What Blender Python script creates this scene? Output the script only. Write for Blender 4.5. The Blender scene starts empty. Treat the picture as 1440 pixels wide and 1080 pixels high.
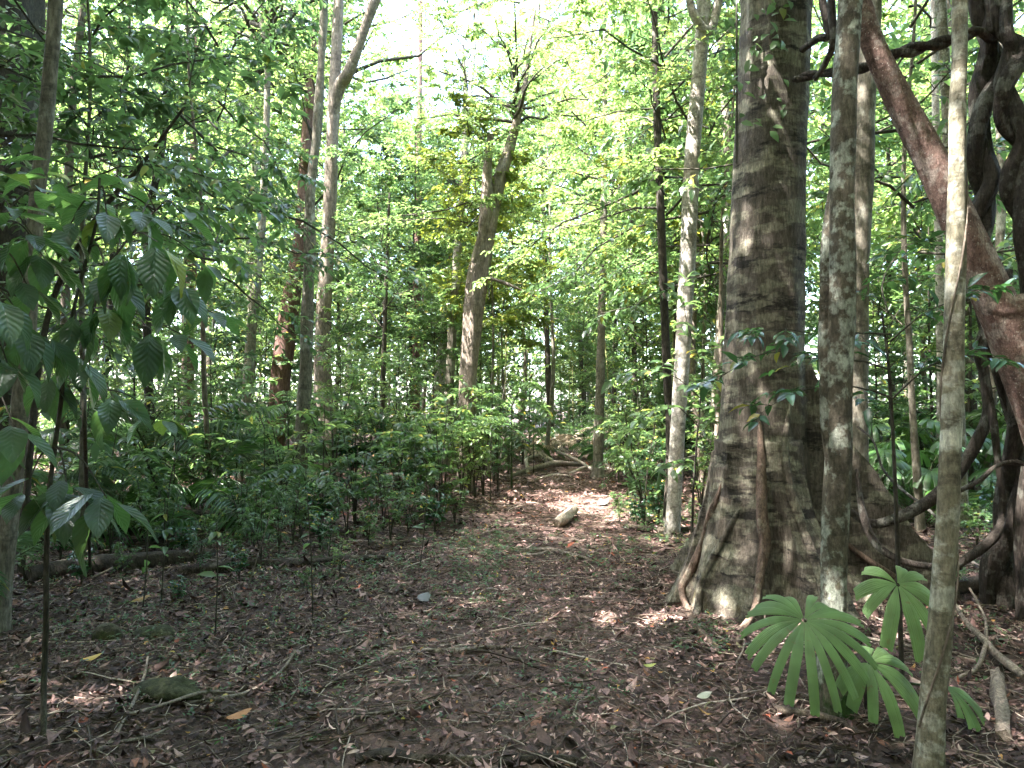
import bpy, math, random
import numpy as np

# ------------------------------------------------------------------ basics
F = 1000.0                    # focal length in photo pixels (1440 px wide)
CH = 1.55                     # camera height
PITCH = math.atan(35 / F)
SC = bpy.context.scene
COL = SC.collection
PI = math.pi
rng = np.random.default_rng(11)


def nrm(a):
    a = np.asarray(a, float)
    return a / np.maximum(np.linalg.norm(a, axis=-1, keepdims=True), 1e-9)


def sstep(a, b, x):
    t = np.clip((x - a) / (b - a), 0, 1)
    return t * t * (3 - 2 * t)


def path_x(y):
    y = np.asarray(y, float)
    return 0.02 + 0.075 * (y - 3) - 0.07 * np.maximum(y - 17, 0) - 0.05 * np.maximum(y - 22, 0)


def gz(x, y):
    x = np.asarray(x, float); y = np.asarray(y, float)
    off = np.abs(x - path_x(y))
    bank = 0.10 * sstep(0.9, 2.6, off)
    far = 0.6 * sstep(26, 60, y)
    return (0.035 * np.sin(0.9 * x + 0.35 * y) + 0.03 * np.sin(1.7 * y - 0.6 * x + 1) + 0.018 * np.sin(3.1 * x + 2.3 * y)
            + 0.012 * np.sin(6.3 * x - 4.1 * y + 2) + bank + far)


def ray(px, py):
    cx, cu = (px - 720) / F, (540 - py) / F
    c, s = math.cos(PITCH), math.sin(PITCH)
    return np.array([cx, c - s * cu, s + c * cu])


def at(px, py, Y):
    d = ray(px, py); k = Y / d[1]
    return np.array([d[0] * k, Y, CH + d[2] * k])


def gp(px, py, lift=0.0):
    """ground point seen at a pixel"""
    d = ray(px, py); t = 1.0
    lo, hi = 0.5, 120.0
    for _ in range(50):
        m = 0.5 * (lo + hi); p = d * m
        if CH + p[2] > gz(p[0], p[1]): lo = m
        else: hi = m
    p = d * lo
    return np.array([p[0], p[1], float(gz(p[0], p[1])) + lift])


def to_px(p):
    x, y, z = p[0], p[1], p[2] - CH
    c, s = math.cos(PITCH), math.sin(PITCH)
    f = y * c + z * s; u = -y * s + z * c
    return 720 + F * x / f, 540 - F * u / f


# ------------------------------------------------------------------ mesh builder
class MB:
    def __init__(self):
        self.V = []; self.Fs = []; self.UV = []; self.n = 0

    def add(self, v, f, mat=0, uv=None):
        v = np.asarray(v, np.float32).reshape(-1, 3); f = np.asarray(f, np.int64)
        self.V.append(v); self.Fs.append((f + self.n, mat))
        self.UV.append(np.zeros((len(v), 2), np.float32) if uv is None else np.asarray(uv, np.float32))
        self.n += len(v)

    def build(self, name, mats, parent=None, smooth=True, link=True):
        me = mesh_from(self, name, mats, smooth)
        o = bpy.data.objects.new(name, me)
        if link: COL.objects.link(o)
        if parent is not None: o.parent = parent
        return o


def mesh_from(mb, name, mats, smooth=True):
    me = bpy.data.meshes.new(name)
    V = np.concatenate(mb.V); UV = np.concatenate(mb.UV)
    li, ls, mi = [], [], []
    pos = 0
    for f, m in mb.Fs:
        k = f.shape[1]
        li.append(f.ravel()); ls.append(pos + np.arange(len(f)) * k); mi.append(np.full(len(f), m))
        pos += f.size
    li = np.concatenate(li).astype(np.int32); ls = np.concatenate(ls).astype(np.int32); mi = np.concatenate(mi).astype(np.int32)
    me.vertices.add(len(V)); me.vertices.foreach_set('co', V.ravel())
    me.loops.add(len(li)); me.loops.foreach_set('vertex_index', li)
    me.polygons.add(len(ls)); me.polygons.foreach_set('loop_start', ls)
    me.polygons.foreach_set('material_index', mi)
    me.polygons.foreach_set('use_smooth', np.full(len(ls), smooth))
    uvl = me.uv_layers.new(name='UVMap')
    uvl.data.foreach_set('uv', UV[li].ravel())
    for m in (mats if isinstance(mats, (list, tuple)) else [mats]): me.materials.append(m)
    me.update(calc_edges=True)
    return me


def frames(P):
    P = np.asarray(P, float)
    T = nrm(np.gradient(P, axis=0))
    U = np.zeros_like(T)
    a = np.array([1., 0, 0]) if abs(T[0][0]) < .8 else np.array([0, 1., 0])
    u = nrm(a - T[0] * (a @ T[0])); U[0] = u
    for i in range(1, len(T)):
        u = u - T[i] * (u @ T[i]); u = nrm(u); U[i] = u
    W = np.cross(T, U)
    return T, U, W


def spline(P, n):
    """Catmull-Rom through points (any dimension)"""
    P = np.asarray(P, float)
    if len(P) == 2: return P[0] + np.linspace(0, 1, n)[:, None] * (P[1] - P[0])
    Q = np.vstack([2 * P[0] - P[1], P, 2 * P[-1] - P[-2]])
    t = np.linspace(0, len(P) - 1, n); i = np.minimum(t.astype(int), len(P) - 2); f = (t - i)[:, None]
    a, b, c, d = Q[i], Q[i + 1], Q[i + 2], Q[i + 3]
    return 0.5 * (2 * b + (c - a) * f + (2 * a - 5 * b + 4 * c - d) * f ** 2 + (3 * b - a - 3 * c + d) * f ** 3)


def tube(mb, P, R, sides=8, mat=0, rough=0.0, seed=0, caps=True, vscale=1.0):
    P = np.asarray(P, float); n = len(P); R = np.broadcast_to(np.asarray(R, float), (n,))
    T, U, W = frames(P)
    th = np.arange(sides) * 2 * PI / sides
    rr = np.ones((n, sides))
    s = np.concatenate([[0], np.cumsum(np.linalg.norm(np.diff(P, axis=0), axis=1))])
    if rough > 0:
        r_ = np.random.default_rng(seed)
        for k in range(7):
            m = r_.integers(1, 6); fz = r_.uniform(.6, 7) / max(0.3, R.mean() * 14); ph = r_.uniform(0, 6.28)
            rr += rough * r_.uniform(.3, 1) * np.sin(m * th[None] + fz * s[:, None] + ph)
    V = P[:, None] + (np.cos(th)[None, :, None] * U[:, None] + np.sin(th)[None, :, None] * W[:, None]) * (R[:, None] * rr)[..., None]
    idx = np.arange(n * sides).reshape(n, sides); nx = np.roll(idx, -1, 1)
    q = np.stack([idx[:-1], nx[:-1], nx[1:], idx[1:]], -1).reshape(-1, 4)
    uv = np.stack(np.broadcast_arrays(th[None] / (2 * PI), s[:, None] * vscale), -1).reshape(-1, 2)
    mb.add(V.reshape(-1, 3), q, mat, uv)
    if caps:
        for e, o in ((0, 1), (n - 1, -1)):
            c = P[e]; ring = V[e]
            t = [(0, 1 + (j + 1) % sides, 1 + j)[::o] for j in range(sides)]
            mb.add(np.vstack([c, ring]), np.array(t), mat)


# ------------------------------------------------------------------ leaves
def leaf_template(kind):
    if kind == 'far':
        v = [(0, 0, 0), (.5, -.5, .07), (1, 0, -.12), (.5, .5, .07), ]
        return np.array(v), [np.array([(0, 1, 2), (0, 2, 3)])]
    if kind == 'mid':
        v = [(0, 0, 0), (.33, -.5, .07), (.36, 0, 0), (.33, .5, .07), (.68, -.38, .0), (.7, 0, -.07), (.68, .38, .0), (1, 0, -.2)]
        return np.array(v), [np.array([(0, 1, 2), (0, 2, 3), (4, 7, 5), (5, 7, 6)]), np.array([(1, 4, 5, 2), (2, 5, 6, 3)])]
    rows, cols = (13, 7) if kind == 'near' else (9, 3)
    v, uv = [], []
    for i in range(rows):
        u = i / (rows - 1)
        w = 0.5 * (math.sin(PI * u ** 0.92) ** 0.95) if kind == 'near' else 0.5 * min(1, u * 1.1 + .12) * (1 - .55 * max(0, u - .75) / .25)
        if kind == 'near': w = max(w * (1 - .25 * max(0, u - .8) / .2), .012)
        for j in range(cols):
            s = -1 + 2 * j / (cols - 1)
            z = (.16 * abs(s) ** 1.4 * w * 2 * .5 - .34 * u * u)
            if kind == 'near': z += .003 * math.sin(u * 2 * PI * 8 - abs(s) * 3.2) * (0.35 + abs(s)) * w * 2 + .02 * math.sin(u * 9 + s * 2)
            v.append((u - .05 * u * u, s * w, z)); uv.append((u, s * .5 + .5))
    f = []
    for i in range(rows - 1):
        for j in range(cols - 1):
            a = i * cols + j; f.append((a, a + 1, a + cols + 1, a + cols))
    return np.array(v), [np.array(f)], np.array(uv)


TEMPL = {k: leaf_template(k) for k in ('far', 'mid', 'near', 'blade')}


def emit_leaves(mb, P, D, N, L, ratio, kind='mid', mat=0, curl=1.0):
    P = np.asarray(P, float); n = len(P)
    if n == 0: return
    D = nrm(D); N = np.asarray(N, float)
    S = nrm(np.cross(D, N)); N = np.cross(S, D)
    L = np.broadcast_to(np.asarray(L, float), (n,)); ratio = np.broadcast_to(np.asarray(ratio, float), (n,)); curl = np.broadcast_to(np.asarray(curl, float), (n,))
    T = TEMPL[kind]; t = T[0]; m = len(t)
    V = (P[:, None] + D[:, None] * (t[:, 0][None, :] * L[:, None])[..., None]
         + S[:, None] * (t[:, 1][None, :] * (L * ratio)[:, None])[..., None]
         + N[:, None] * (t[:, 2][None, :] * (L * curl)[:, None])[..., None]).reshape(-1, 3)
    if len(T) > 2: uv = np.tile(T[2], (n, 1))
    else: uv = np.tile(np.stack([t[:, 0], t[:, 1] + .5], -1), (n, 1))
    base = (np.arange(n) * m)
    first = True
    for f in T[1]:
        ff = (f[None] + base[:, None, None]).reshape(-1, f.shape[1])
        if first:
            mb.add(V, ff, mat, uv); off = mb.n - len(V); first = False
        else:
            mb.Fs.append((ff + off, mat))


def spray(mb, r_, S, D, Ln, per, leaf, ratio, droop=.25, kind='mid', wood=0, green=1, twig_r=.004, leaf_droop=.35, flat=.35):
    """many twigs at once: a thin bent twig with alternate leaves down both sides"""
    S = np.asarray(S, float); D = nrm(D); Ln = np.asarray(Ln, float); n = len(S)
    if n == 0: return
    up = np.array([0, 0, 1.])
    side = nrm(np.cross(D, up) + 1e-4)
    def pos(t):
        return S + D * (Ln * t)[:, None] - up * (droop * Ln * t * t)[:, None]
    # twig: 3 rings of 3
    rings = []
    nn = np.cross(side, D)
    for t, rr in ((0, 1.), (.5, .7), (1., .25)):
        c = pos(t)
        for a in (0, 2.094, 4.189):
            rings.append(c + (side * math.cos(a) + nn * math.sin(a)) * twig_r * rr)
    V = np.stack(rings, 1).reshape(-1, 3)
    f = []
    for k in (0, 3):
        for j in range(3): f.append((k + j, k + (j + 1) % 3, k + 3 + (j + 1) % 3, k + 3 + j))
    f = (np.array(f)[None] + (np.arange(n) * 9)[:, None, None]).reshape(-1, 4)
    mb.add(V, f, wood)
    t = np.tile(np.linspace(.12, 1, per), (n, 1)) + r_.uniform(-.04, .04, (n, per))
    sg = np.where((np.arange(per) + r_.integers(0, 2, (n, 1))) % 2 == 0, 1., -1.)
    P = S[:, None] + D[:, None] * (Ln[:, None] * t)[..., None] - up * (droop * Ln[:, None] * t * t)[..., None]
    tip = (np.arange(per) == per - 1)[None, :, None]
    LD = D[:, None] * .65 + side[:, None] * (sg * .9)[..., None] * np.where(tip, .1, 1) + r_.normal(0, .28, (n, per, 3)) - up * (leaf_droop * r_.uniform(.2, 1.4, (n, per)))[..., None]
    LN = up + r_.normal(0, flat, (n, per, 3))
    L = leaf * r_.uniform(.6, 1.15, (n, per))
    emit_leaves(mb, P.reshape(-1, 3), LD.reshape(-1, 3), LN.reshape(-1, 3), L.ravel(), ratio, kind, green)


def branchy(mb, r_, limbs, tw, sub, per, leaf, ratio, kind='far', wood=0, green=1, tl=.42, droop=.25, t0=.25, sides=5, leaf_droop=.35, flat=.4, twr=.005):
    """limbs: list of (polyline, radius, length). Adds limb wood, twigs, sub twigs and leaves"""
    S, D, Ln = [], [], []
    up = np.array([0, 0, 1.])
    for P, r0, L in limbs:
        n = len(P)
        tube(mb, P, np.linspace(r0, r0 * .25, n), sides, wood, caps=False)
        T = nrm(np.gradient(P, axis=0))
        for j in range(tw):
            t = t0 + (1 - t0) * (j + r_.uniform(.1, .9)) / tw
            k = t * (n - 1); i = min(int(k), n - 2); p = P[i] + (P[i + 1] - P[i]) * (k - i); d = T[i]
            sd = nrm(np.cross(d, up)) * (1 if j % 2 else -1)
            dd = nrm(d * r_.uniform(.35, 1.0) + sd * r_.uniform(.5, 1.1) + up * r_.normal(.05, .3))
            l = L * tl * (1.15 - .6 * t) * r_.uniform(.7, 1.25)
            S.append(p); D.append(dd); Ln.append(l)
            for q in range(sub):
                a = r_.uniform(.25, .9); p2 = p + dd * l * a - up * .25 * l * a * a
                s2 = nrm(np.cross(dd, up)) * (1 if q % 2 else -1)
                S.append(p2); D.append(nrm(dd * .6 + s2 * r_.uniform(.4, 1) + up * r_.normal(0, .35))); Ln.append(l * r_.uniform(.4, .7))
    spray(mb, r_, np.array(S), np.array(D), np.array(Ln), per, leaf, ratio, droop, kind, wood, green, twig_r=twr, leaf_droop=leaf_droop, flat=flat)


# ------------------------------------------------------------------ materials
def mat_new(name):
    m = bpy.data.materials.new(name); m.use_nodes = True
    nt = m.node_tree; nt.nodes.clear()
    out = nt.nodes.new('ShaderNodeOutputMaterial')
    return m, nt, out


def N(nt, t, **kw):
    n = nt.nodes.new(t)
    for k, v in kw.items():
        if k.startswith('i_'):
            key = k[2:]; key = int(key) if key.isdigit() else key.replace('_', ' ')
            n.inputs[key].default_value = v
        else: setattr(n, k, v)
    return n


def ramp(nt, stops, interp='LINEAR'):
    r = nt.nodes.new('ShaderNodeValToRGB'); r.color_ramp.interpolation = interp
    el = r.color_ramp.elements
    while len(el) < len(stops): el.new(.5)
    for e, (p, c) in zip(el, stops):
        e.position = p; e.color = (*c, 1) if len(c) == 3 else c
    return r


def leafmat(name, dark, light, trans=(.16, .30, .03), rare=(.45, .33, .04), rare_p=.985, rough=.38, tw=.38, veins=False, coat=.5):
    m, nt, out = mat_new(name); lk = nt.links.new
    g = N(nt, 'ShaderNodeNewGeometry'); oi = N(nt, 'ShaderNodeObjectInfo')
    mid = [(a + b) / 2 for a, b in zip(dark, light)]
    cr = ramp(nt, [(0, dark), (.5, mid), (rare_p - .03, light), (rare_p, rare)])
    lk(g.outputs['Random Per Island'], cr.inputs[0])
    mh = N(nt, 'ShaderNodeMath', operation='MULTIPLY_ADD'); mh.inputs[1].default_value = -.03; mh.inputs[2].default_value = .515
    lk(oi.outputs['Random'], mh.inputs[0])
    mv = N(nt, 'ShaderNodeMath', operation='MULTIPLY_ADD'); mv.inputs[1].default_value = .5; mv.inputs[2].default_value = .78
    lk(oi.outputs['Random'], mv.inputs[0])
    hs = N(nt, 'ShaderNodeHueSaturation'); lk(mh.outputs[0], hs.inputs['Hue']); lk(mv.outputs[0], hs.inputs['Value']); lk(cr.outputs[0], hs.inputs['Color'])
    b = N(nt, 'ShaderNodeBsdfPrincipled'); b.inputs['Roughness'].default_value = rough; b.inputs['Specular IOR Level'].default_value = coat
    lk(hs.outputs[0], b.inputs['Base Color'])
    base_out = hs.outputs[0]
    if veins:
        tcb = N(nt, 'ShaderNodeTexCoord'); nb_ = N(nt, 'ShaderNodeTexNoise'); nb_.inputs['Scale'].default_value = 34; nb_.inputs['Detail'].default_value = 4; lk(tcb.outputs['Object'], nb_.inputs[0])
        rb = N(nt, 'ShaderNodeMapRange'); rb.inputs[1].default_value = .66; rb.inputs[2].default_value = .72; rb.inputs[4].default_value = .8; lk(nb_.outputs[0], rb.inputs[0])
        mb_ = N(nt, 'ShaderNodeMix', data_type='RGBA'); lk(rb.outputs[0], mb_.inputs[0]); lk(hs.outputs[0], mb_.inputs[6]); mb_.inputs[7].default_value = (.16, .12, .05, 1)
        nl_ = N(nt, 'ShaderNodeTexNoise'); nl_.inputs['Scale'].default_value = 9; lk(tcb.outputs['Object'], nl_.inputs[0])
        vl = N(nt, 'ShaderNodeMapRange'); vl.inputs[1].default_value = .35; vl.inputs[2].default_value = .65; vl.inputs[3].default_value = .7; vl.inputs[4].default_value = 1.25; lk(nl_.outputs[0], vl.inputs[0])
        h2 = N(nt, 'ShaderNodeHueSaturation'); lk(vl.outputs[0], h2.inputs['Value']); lk(mb_.outputs[2], h2.inputs['Color']); base_out = h2.outputs[0]
        lk(base_out, b.inputs['Base Color'])
    tr = N(nt, 'ShaderNodeBsdfTranslucent')
    mx = N(nt, 'ShaderNodeMix', data_type='RGBA'); mx.inputs[0].default_value = .35
    mx.inputs[6].default_value = (*trans, 1); lk(base_out, mx.inputs[7]); lk(mx.outputs[2], tr.inputs[0])
    if veins:
        uv = N(nt, 'ShaderNodeUVMap'); sp = N(nt, 'ShaderNodeSeparateXYZ'); lk(uv.outputs[0], sp.inputs[0])
        ab = N(nt, 'ShaderNodeMath', operation='SUBTRACT'); ab.inputs[1].default_value = .5; lk(sp.outputs[1], ab.inputs[0])
        a2 = N(nt, 'ShaderNodeMath', operation='ABSOLUTE'); lk(ab.outputs[0], a2.inputs[0])
        ma = N(nt, 'ShaderNodeMath', operation='MULTIPLY_ADD'); ma.inputs[1].default_value = -.55; lk(a2.outputs[0], ma.inputs[0]); lk(sp.outputs[0], ma.inputs[2])
        ml = N(nt, 'ShaderNodeMath', operation='MULTIPLY'); ml.inputs[1].default_value = 2 * PI * 9; lk(ma.outputs[0], ml.inputs[0])
        si = N(nt, 'ShaderNodeMath', operation='SINE'); lk(ml.outputs[0], si.inputs[0])
        rib = N(nt, 'ShaderNodeMapRange'); rib.inputs[1].default_value = 0; rib.inputs[2].default_value = .04; rib.inputs[3].default_value = 2; rib.inputs[4].default_value = 0
        lk(a2.outputs[0], rib.inputs[0])
        if veins == 2:
            ml.inputs[1].default_value = 2 * PI * 7; lk(sp.outputs[1], ml.inputs[0])
        ad = N(nt, 'ShaderNodeMath', operation='SUBTRACT'); lk(si.outputs[0], ad.inputs[0]); lk(rib.outputs[0], ad.inputs[1])
        bp = N(nt, 'ShaderNodeBump'); bp.inputs['Strength'].default_value = .38; bp.inputs['Distance'].default_value = .004
        lk(ad.outputs[0], bp.inputs['Height']); lk(bp.outputs[0], b.inputs['Normal'])
    ms = N(nt, 'ShaderNodeMixShader'); ms.inputs[0].default_value = tw
    lk(b.outputs[0], ms.inputs[1]); lk(tr.outputs[0], ms.inputs[2]); lk(ms.outputs[0], out.inputs[0])
    return m


def bark(name, c1, c2, patch=None, patch_amt=.5, scale=9, stretch=.25, bump=.5, band=0., moss=None, moss_lo=0., moss_hi=0., spots=None, rings=0., patch_scale=3.5, patch_stretch=1., dark=None):
    """bark: streaked two tone base, lichen patches, horizontal bands, speckles, moss near given heights"""
    m, nt, out = mat_new(name); lk = nt.links.new
    tc = N(nt, 'ShaderNodeTexCoord')
    def mp(sc):
        k = N(nt, 'ShaderNodeMapping'); k.inputs['Scale'].default_value = sc; lk(tc.outputs['Object'], k.inputs[0]); return k
    k1 = mp((1, 1, stretch)); n1 = N(nt, 'ShaderNodeTexNoise'); n1.inputs['Scale'].default_value = scale; n1.inputs['Detail'].default_value = 8; n1.inputs['Roughness'].default_value = .68
    lk(k1.outputs[0], n1.inputs[0])
    cr = ramp(nt, [(.28, c1), (.52, [(a + b) / 2 for a, b in zip(c1, c2)]), (.72, c2)]); lk(n1.outputs[0], cr.inputs[0])
    col = cr.outputs[0]; height = n1.outputs[0]
    def mix(colr, fac_out, c):
        x = N(nt, 'ShaderNodeMix', data_type='RGBA'); lk(fac_out, x.inputs[0]); lk(colr, x.inputs[6])
        if isinstance(c, (tuple, list)): x.inputs[7].default_value = (*c, 1)
        else: lk(c, x.inputs[7])
        return x.outputs[2]
    def noise(sc, scv, det=4, rough=.6):
        q = N(nt, 'ShaderNodeTexNoise'); q.inputs['Scale'].default_value = sc; q.inputs['Detail'].default_value = det; q.inputs['Roughness'].default_value = rough
        lk(mp(scv).outputs[0], q.inputs[0]); return q.outputs[0]
    def thr(o, a, b):
        r = N(nt, 'ShaderNodeMapRange'); r.clamp = True; r.inputs[1].default_value = a; r.inputs[2].default_value = b; lk(o, r.inputs[0]); return r.outputs[0]
    if band > 0:
        nb = noise(2.6, (.7, .7, 2.6), 7, .7); f = thr(nb, .54, .6)
        mu = N(nt, 'ShaderNodeMath', operation='MULTIPLY'); mu.inputs[1].default_value = band; lk(f, mu.inputs[0])
        col = mix(col, mu.outputs[0], dark or [v * .42 for v in c1])
    if patch is not None:
        np_ = noise(patch_scale, (1, 1, patch_stretch), 6, .62); f = thr(np_, .62 - .22 * patch_amt, .68 - .2 * patch_amt)
        mu = N(nt, 'ShaderNodeMath', operation='MULTIPLY'); mu.inputs[1].default_value = .85; lk(f, mu.inputs[0])
        col = mix(col, mu.outputs[0], patch)
        n9 = noise(patch_scale * .55, (1, 1, patch_stretch), 5, .6); col = mix(col, thr(n9, .60, .66), [v * 1.25 for v in patch])
    if spots is not None:
        vo = N(nt, 'ShaderNodeTexVoronoi'); vo.inputs['Scale'].default_value = 38; lk(mp((1, 1, .8)).outputs[0], vo.inputs[0])
        nn = noise(9, (1, 1, 1), 3); a = N(nt, 'ShaderNodeMath', operation='MULTIPLY_ADD'); a.inputs[1].default_value = -.35; lk(nn, a.inputs[0]); lk(vo.outputs[0], a.inputs[2])
        col = mix(col, thr(a.outputs[0], .0, -.06), spots)
    if moss is not None:
        sp = N(nt, 'ShaderNodeSeparateXYZ'); lk(tc.outputs['Object'], sp.inputs[0])
        nm = noise(7, (1, 1, .8), 6, .7)
        a = N(nt, 'ShaderNodeMath', operation='MULTIPLY_ADD'); a.inputs[1].default_value = 1.2; lk(nm, a.inputs[0])
        z = N(nt, 'ShaderNodeMapRange'); z.inputs[1].default_value = moss_hi; z.inputs[2].default_value = moss_lo; z.inputs[3].default_value = -.6; z.inputs[4].default_value = .12; lk(sp.outputs[2], z.inputs[0])
        lk(z.outputs[0], a.inputs[2]); col = mix(col, thr(a.outputs[0], .55, .72), moss)
    fine = noise(scale * 5, (1, 1, stretch * .8), 9, .72); fv = N(nt, 'ShaderNodeMapRange'); fv.inputs[1].default_value = .34; fv.inputs[2].default_value = .66; fv.inputs[3].default_value = .5; fv.inputs[4].default_value = 1.42; lk(fine, fv.inputs[0])
    spk = noise(scale * 2.2, (1, 1, max(stretch, .5)), 7, .7); sv = N(nt, 'ShaderNodeMapRange'); sv.inputs[1].default_value = .38; sv.inputs[2].default_value = .6; sv.inputs[3].default_value = .68; sv.inputs[4].default_value = 1.18; lk(spk, sv.inputs[0])
    fm = N(nt, 'ShaderNodeMath', operation='MULTIPLY'); lk(fv.outputs[0], fm.inputs[0]); lk(sv.outputs[0], fm.inputs[1])
    fh = N(nt, 'ShaderNodeHueSaturation'); lk(fm.outputs[0], fh.inputs['Value']); lk(col, fh.inputs['Color']); col = fh.outputs[0]
    b = N(nt, 'ShaderNodeBsdfPrincipled'); b.inputs['Roughness'].default_value = .82; b.inputs['Specular IOR Level'].default_value = .25
    lk(col, b.inputs['Base Color'])
    n2 = noise(scale * 4, (1, 1, stretch * 1.4), 6, .75)
    ad = N(nt, 'ShaderNodeMath', operation='MULTIPLY_ADD'); ad.inputs[1].default_value = .5; lk(n2, ad.inputs[0]); lk(height, ad.inputs[2])
    ho = ad.outputs[0]
    if rings > 0:
        w = N(nt, 'ShaderNodeTexWave'); w.bands_direction = 'Z'; w.inputs['Scale'].default_value = 2.2; w.inputs['Distortion'].default_value = 3.5; w.inputs['Detail'].default_value = 3; w.inputs['Detail Scale'].default_value = 2.5
        lk(mp((1, 1, 1)).outputs[0], w.inputs[0])
        a = N(nt, 'ShaderNodeMath', operation='MULTIPLY_ADD'); a.inputs[1].default_value = rings; lk(w.outputs[1], a.inputs[0]); lk(ho, a.inputs[2]); ho = a.outputs[0]
    bp = N(nt, 'ShaderNodeBump'); bp.inputs['Strength'].default_value = bump; bp.inputs['Distance'].default_value = .03
    lk(ho, bp.inputs['Height']); lk(bp.outputs[0], b.inputs['Normal']); lk(b.outputs[0], out.inputs[0])
    return m


def littermat(name, stops, rough=.7, tw=.0):
    m, nt, out = mat_new(name); lk = nt.links.new
    g = N(nt, 'ShaderNodeNewGeometry'); cr = ramp(nt, stops, 'CONSTANT'); lk(g.outputs['Random Per Island'], cr.inputs[0])
    tc = N(nt, 'ShaderNodeTexCoord'); n1 = N(nt, 'ShaderNodeTexNoise'); n1.inputs['Scale'].default_value = 60; n1.inputs['Detail'].default_value = 3
    lk(tc.outputs['Object'], n1.inputs[0])
    mv = N(nt, 'ShaderNodeMapRange'); mv.inputs[1].default_value = .3; mv.inputs[2].default_value = .7; mv.inputs[3].default_value = .65; mv.inputs[4].default_value = 1.3; lk(n1.outputs[0], mv.inputs[0])
    hs = N(nt, 'ShaderNodeHueSaturation'); lk(mv.outputs[0], hs.inputs['Value']); lk(cr.outputs[0], hs.inputs['Color'])
    b = N(nt, 'ShaderNodeBsdfPrincipled'); b.inputs['Roughness'].default_value = rough; b.inputs['Specular IOR Level'].default_value = .35
    lk(hs.outputs[0], b.inputs['Base Color']); lk(b.outputs[0], out.inputs[0])
    return m


M = {}
M['leaf_dark'] = leafmat('leaf_dark', (.028, .060, .028), (.058, .104, .046), trans=(.18, .33, .10), tw=.42, rough=.32, coat=.6)
M['leaf_mid'] = leafmat('leaf_mid', (.036, .080, .032), (.076, .132, .052), trans=(.28, .47, .13), tw=.46, rough=.32, coat=.6)
M['leaf_bright'] = leafmat('leaf_bright', (.055, .114, .038), (.108, .172, .058), trans=(.40, .57, .16), rare=(.5, .42, .06), rare_p=.965, tw=.48, rough=.34, coat=.6)
M['leaf_yellow'] = leafmat('leaf_yellow', (.085, .15, .03), (.18, .22, .045), trans=(.42, .50, .07), rare=(.5, .38, .06), rare_p=.92)
M['leaf_big'] = leafmat('leaf_big', (.024, .062, .034), (.05, .105, .05), trans=(.22, .44, .09), rare=(.30, .34, .04), rare_p=.95, rough=.36, tw=.36, veins=True, coat=.6)
M['leaf_gloss'] = leafmat('leaf_gloss', (.022, .062, .034), (.045, .10, .05), trans=(.12, .30, .06), rough=.26, tw=.25, coat=.75)
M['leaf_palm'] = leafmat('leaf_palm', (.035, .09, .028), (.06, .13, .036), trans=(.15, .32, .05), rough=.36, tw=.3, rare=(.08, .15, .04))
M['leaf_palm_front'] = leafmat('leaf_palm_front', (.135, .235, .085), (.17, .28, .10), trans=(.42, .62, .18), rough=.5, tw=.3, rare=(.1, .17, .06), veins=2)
M['leaf_dead'] = leafmat('leaf_dead', (.30, .24, .17), (.5, .42, .32), trans=(.4, .3, .2), rare=(.5, .42, .3), rough=.7, tw=.2)
M['twig'] = bark('twig_bark', (.045, .04, .03), (.09, .08, .06), scale=20, bump=.2)
M['twig_green'] = bark('green_stem', (.04, .06, .025), (.07, .085, .04), scale=20, bump=.2)
M['bark_giant'] = bark('bark_giant', (.072, .058, .045), (.165, .138, .11), patch=(.25, .23, .17), patch_amt=.55, scale=15, stretch=.24, bump=1., band=1., moss=(.085, .072, .035), moss_lo=-.3, moss_hi=1.1, rings=.12, patch_scale=3.2, patch_stretch=2.6, dark=(.032, .027, .022))
M['bark_lichen'] = bark('bark_lichen', (.07, .058, .042), (.17, .148, .11), patch=(.36, .38, .32), patch_amt=.55, scale=14, stretch=.5, bump=.8, band=.5, moss=(.03, .065, .015), moss_lo=-.2, moss_hi=2.1, patch_scale=9)
M['bark_pale'] = bark('bark_pale', (.15, .135, .09), (.28, .25, .185), patch=(.42, .41, .34), patch_amt=.55, scale=12, stretch=.5, bump=.5, band=.6, patch_scale=7, patch_stretch=1.6, dark=(.085, .072, .05))
M['bark_white'] = bark('bark_white', (.32, .295, .255), (.52, .48, .42), patch=(.24, .21, .17), patch_amt=.45, scale=9, stretch=.8, bump=.4, band=.7, rings=.4, dark=(.13, .11, .09))
M['bark_red'] = bark('bark_red', (.135, .076, .06), (.31, .205, .17), patch=(.34, .27, .23), patch_amt=.45, scale=26, stretch=.45, bump=1., band=.5, spots=(.46, .39, .33), patch_scale=9)
M['bark_grey'] = bark('bark_grey', (.12, .105, .08), (.26, .23, .18), patch=(.3, .29, .24), patch_amt=.3, scale=11, stretch=.3, bump=.6, band=.5)
M['bark_brown'] = bark('bark_brown', (.14, .11, .085), (.29, .235, .19), patch=(.26, .22, .18), patch_amt=.25, scale=11, stretch=.2, bump=.8, band=.4)
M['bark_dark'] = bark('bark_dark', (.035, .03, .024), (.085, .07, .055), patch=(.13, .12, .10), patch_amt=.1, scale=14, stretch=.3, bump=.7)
M['bark_redbrown'] = bark('bark_redbrown', (.12, .06, .05), (.25, .15, .125), scale=16, stretch=.1, bump=1.)
M['bark_liana'] = bark('bark_liana', (.022, .017, .014), (.10, .08, .066), patch=(.14, .135, .115), patch_amt=.35, scale=20, stretch=.18, bump=1., band=.4, patch_scale=7)
M['root'] = bark('root_bark', (.12, .075, .055), (.24, .175, .135), scale=16, stretch=.5, bump=.8, patch=(.25, .21, .16), patch_amt=.25, patch_scale=8)
M['cane'] = bark('cane_bark', (.2, .19, .08), (.36, .33, .17), scale=10, stretch=.4, bump=.2, band=.4)
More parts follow.
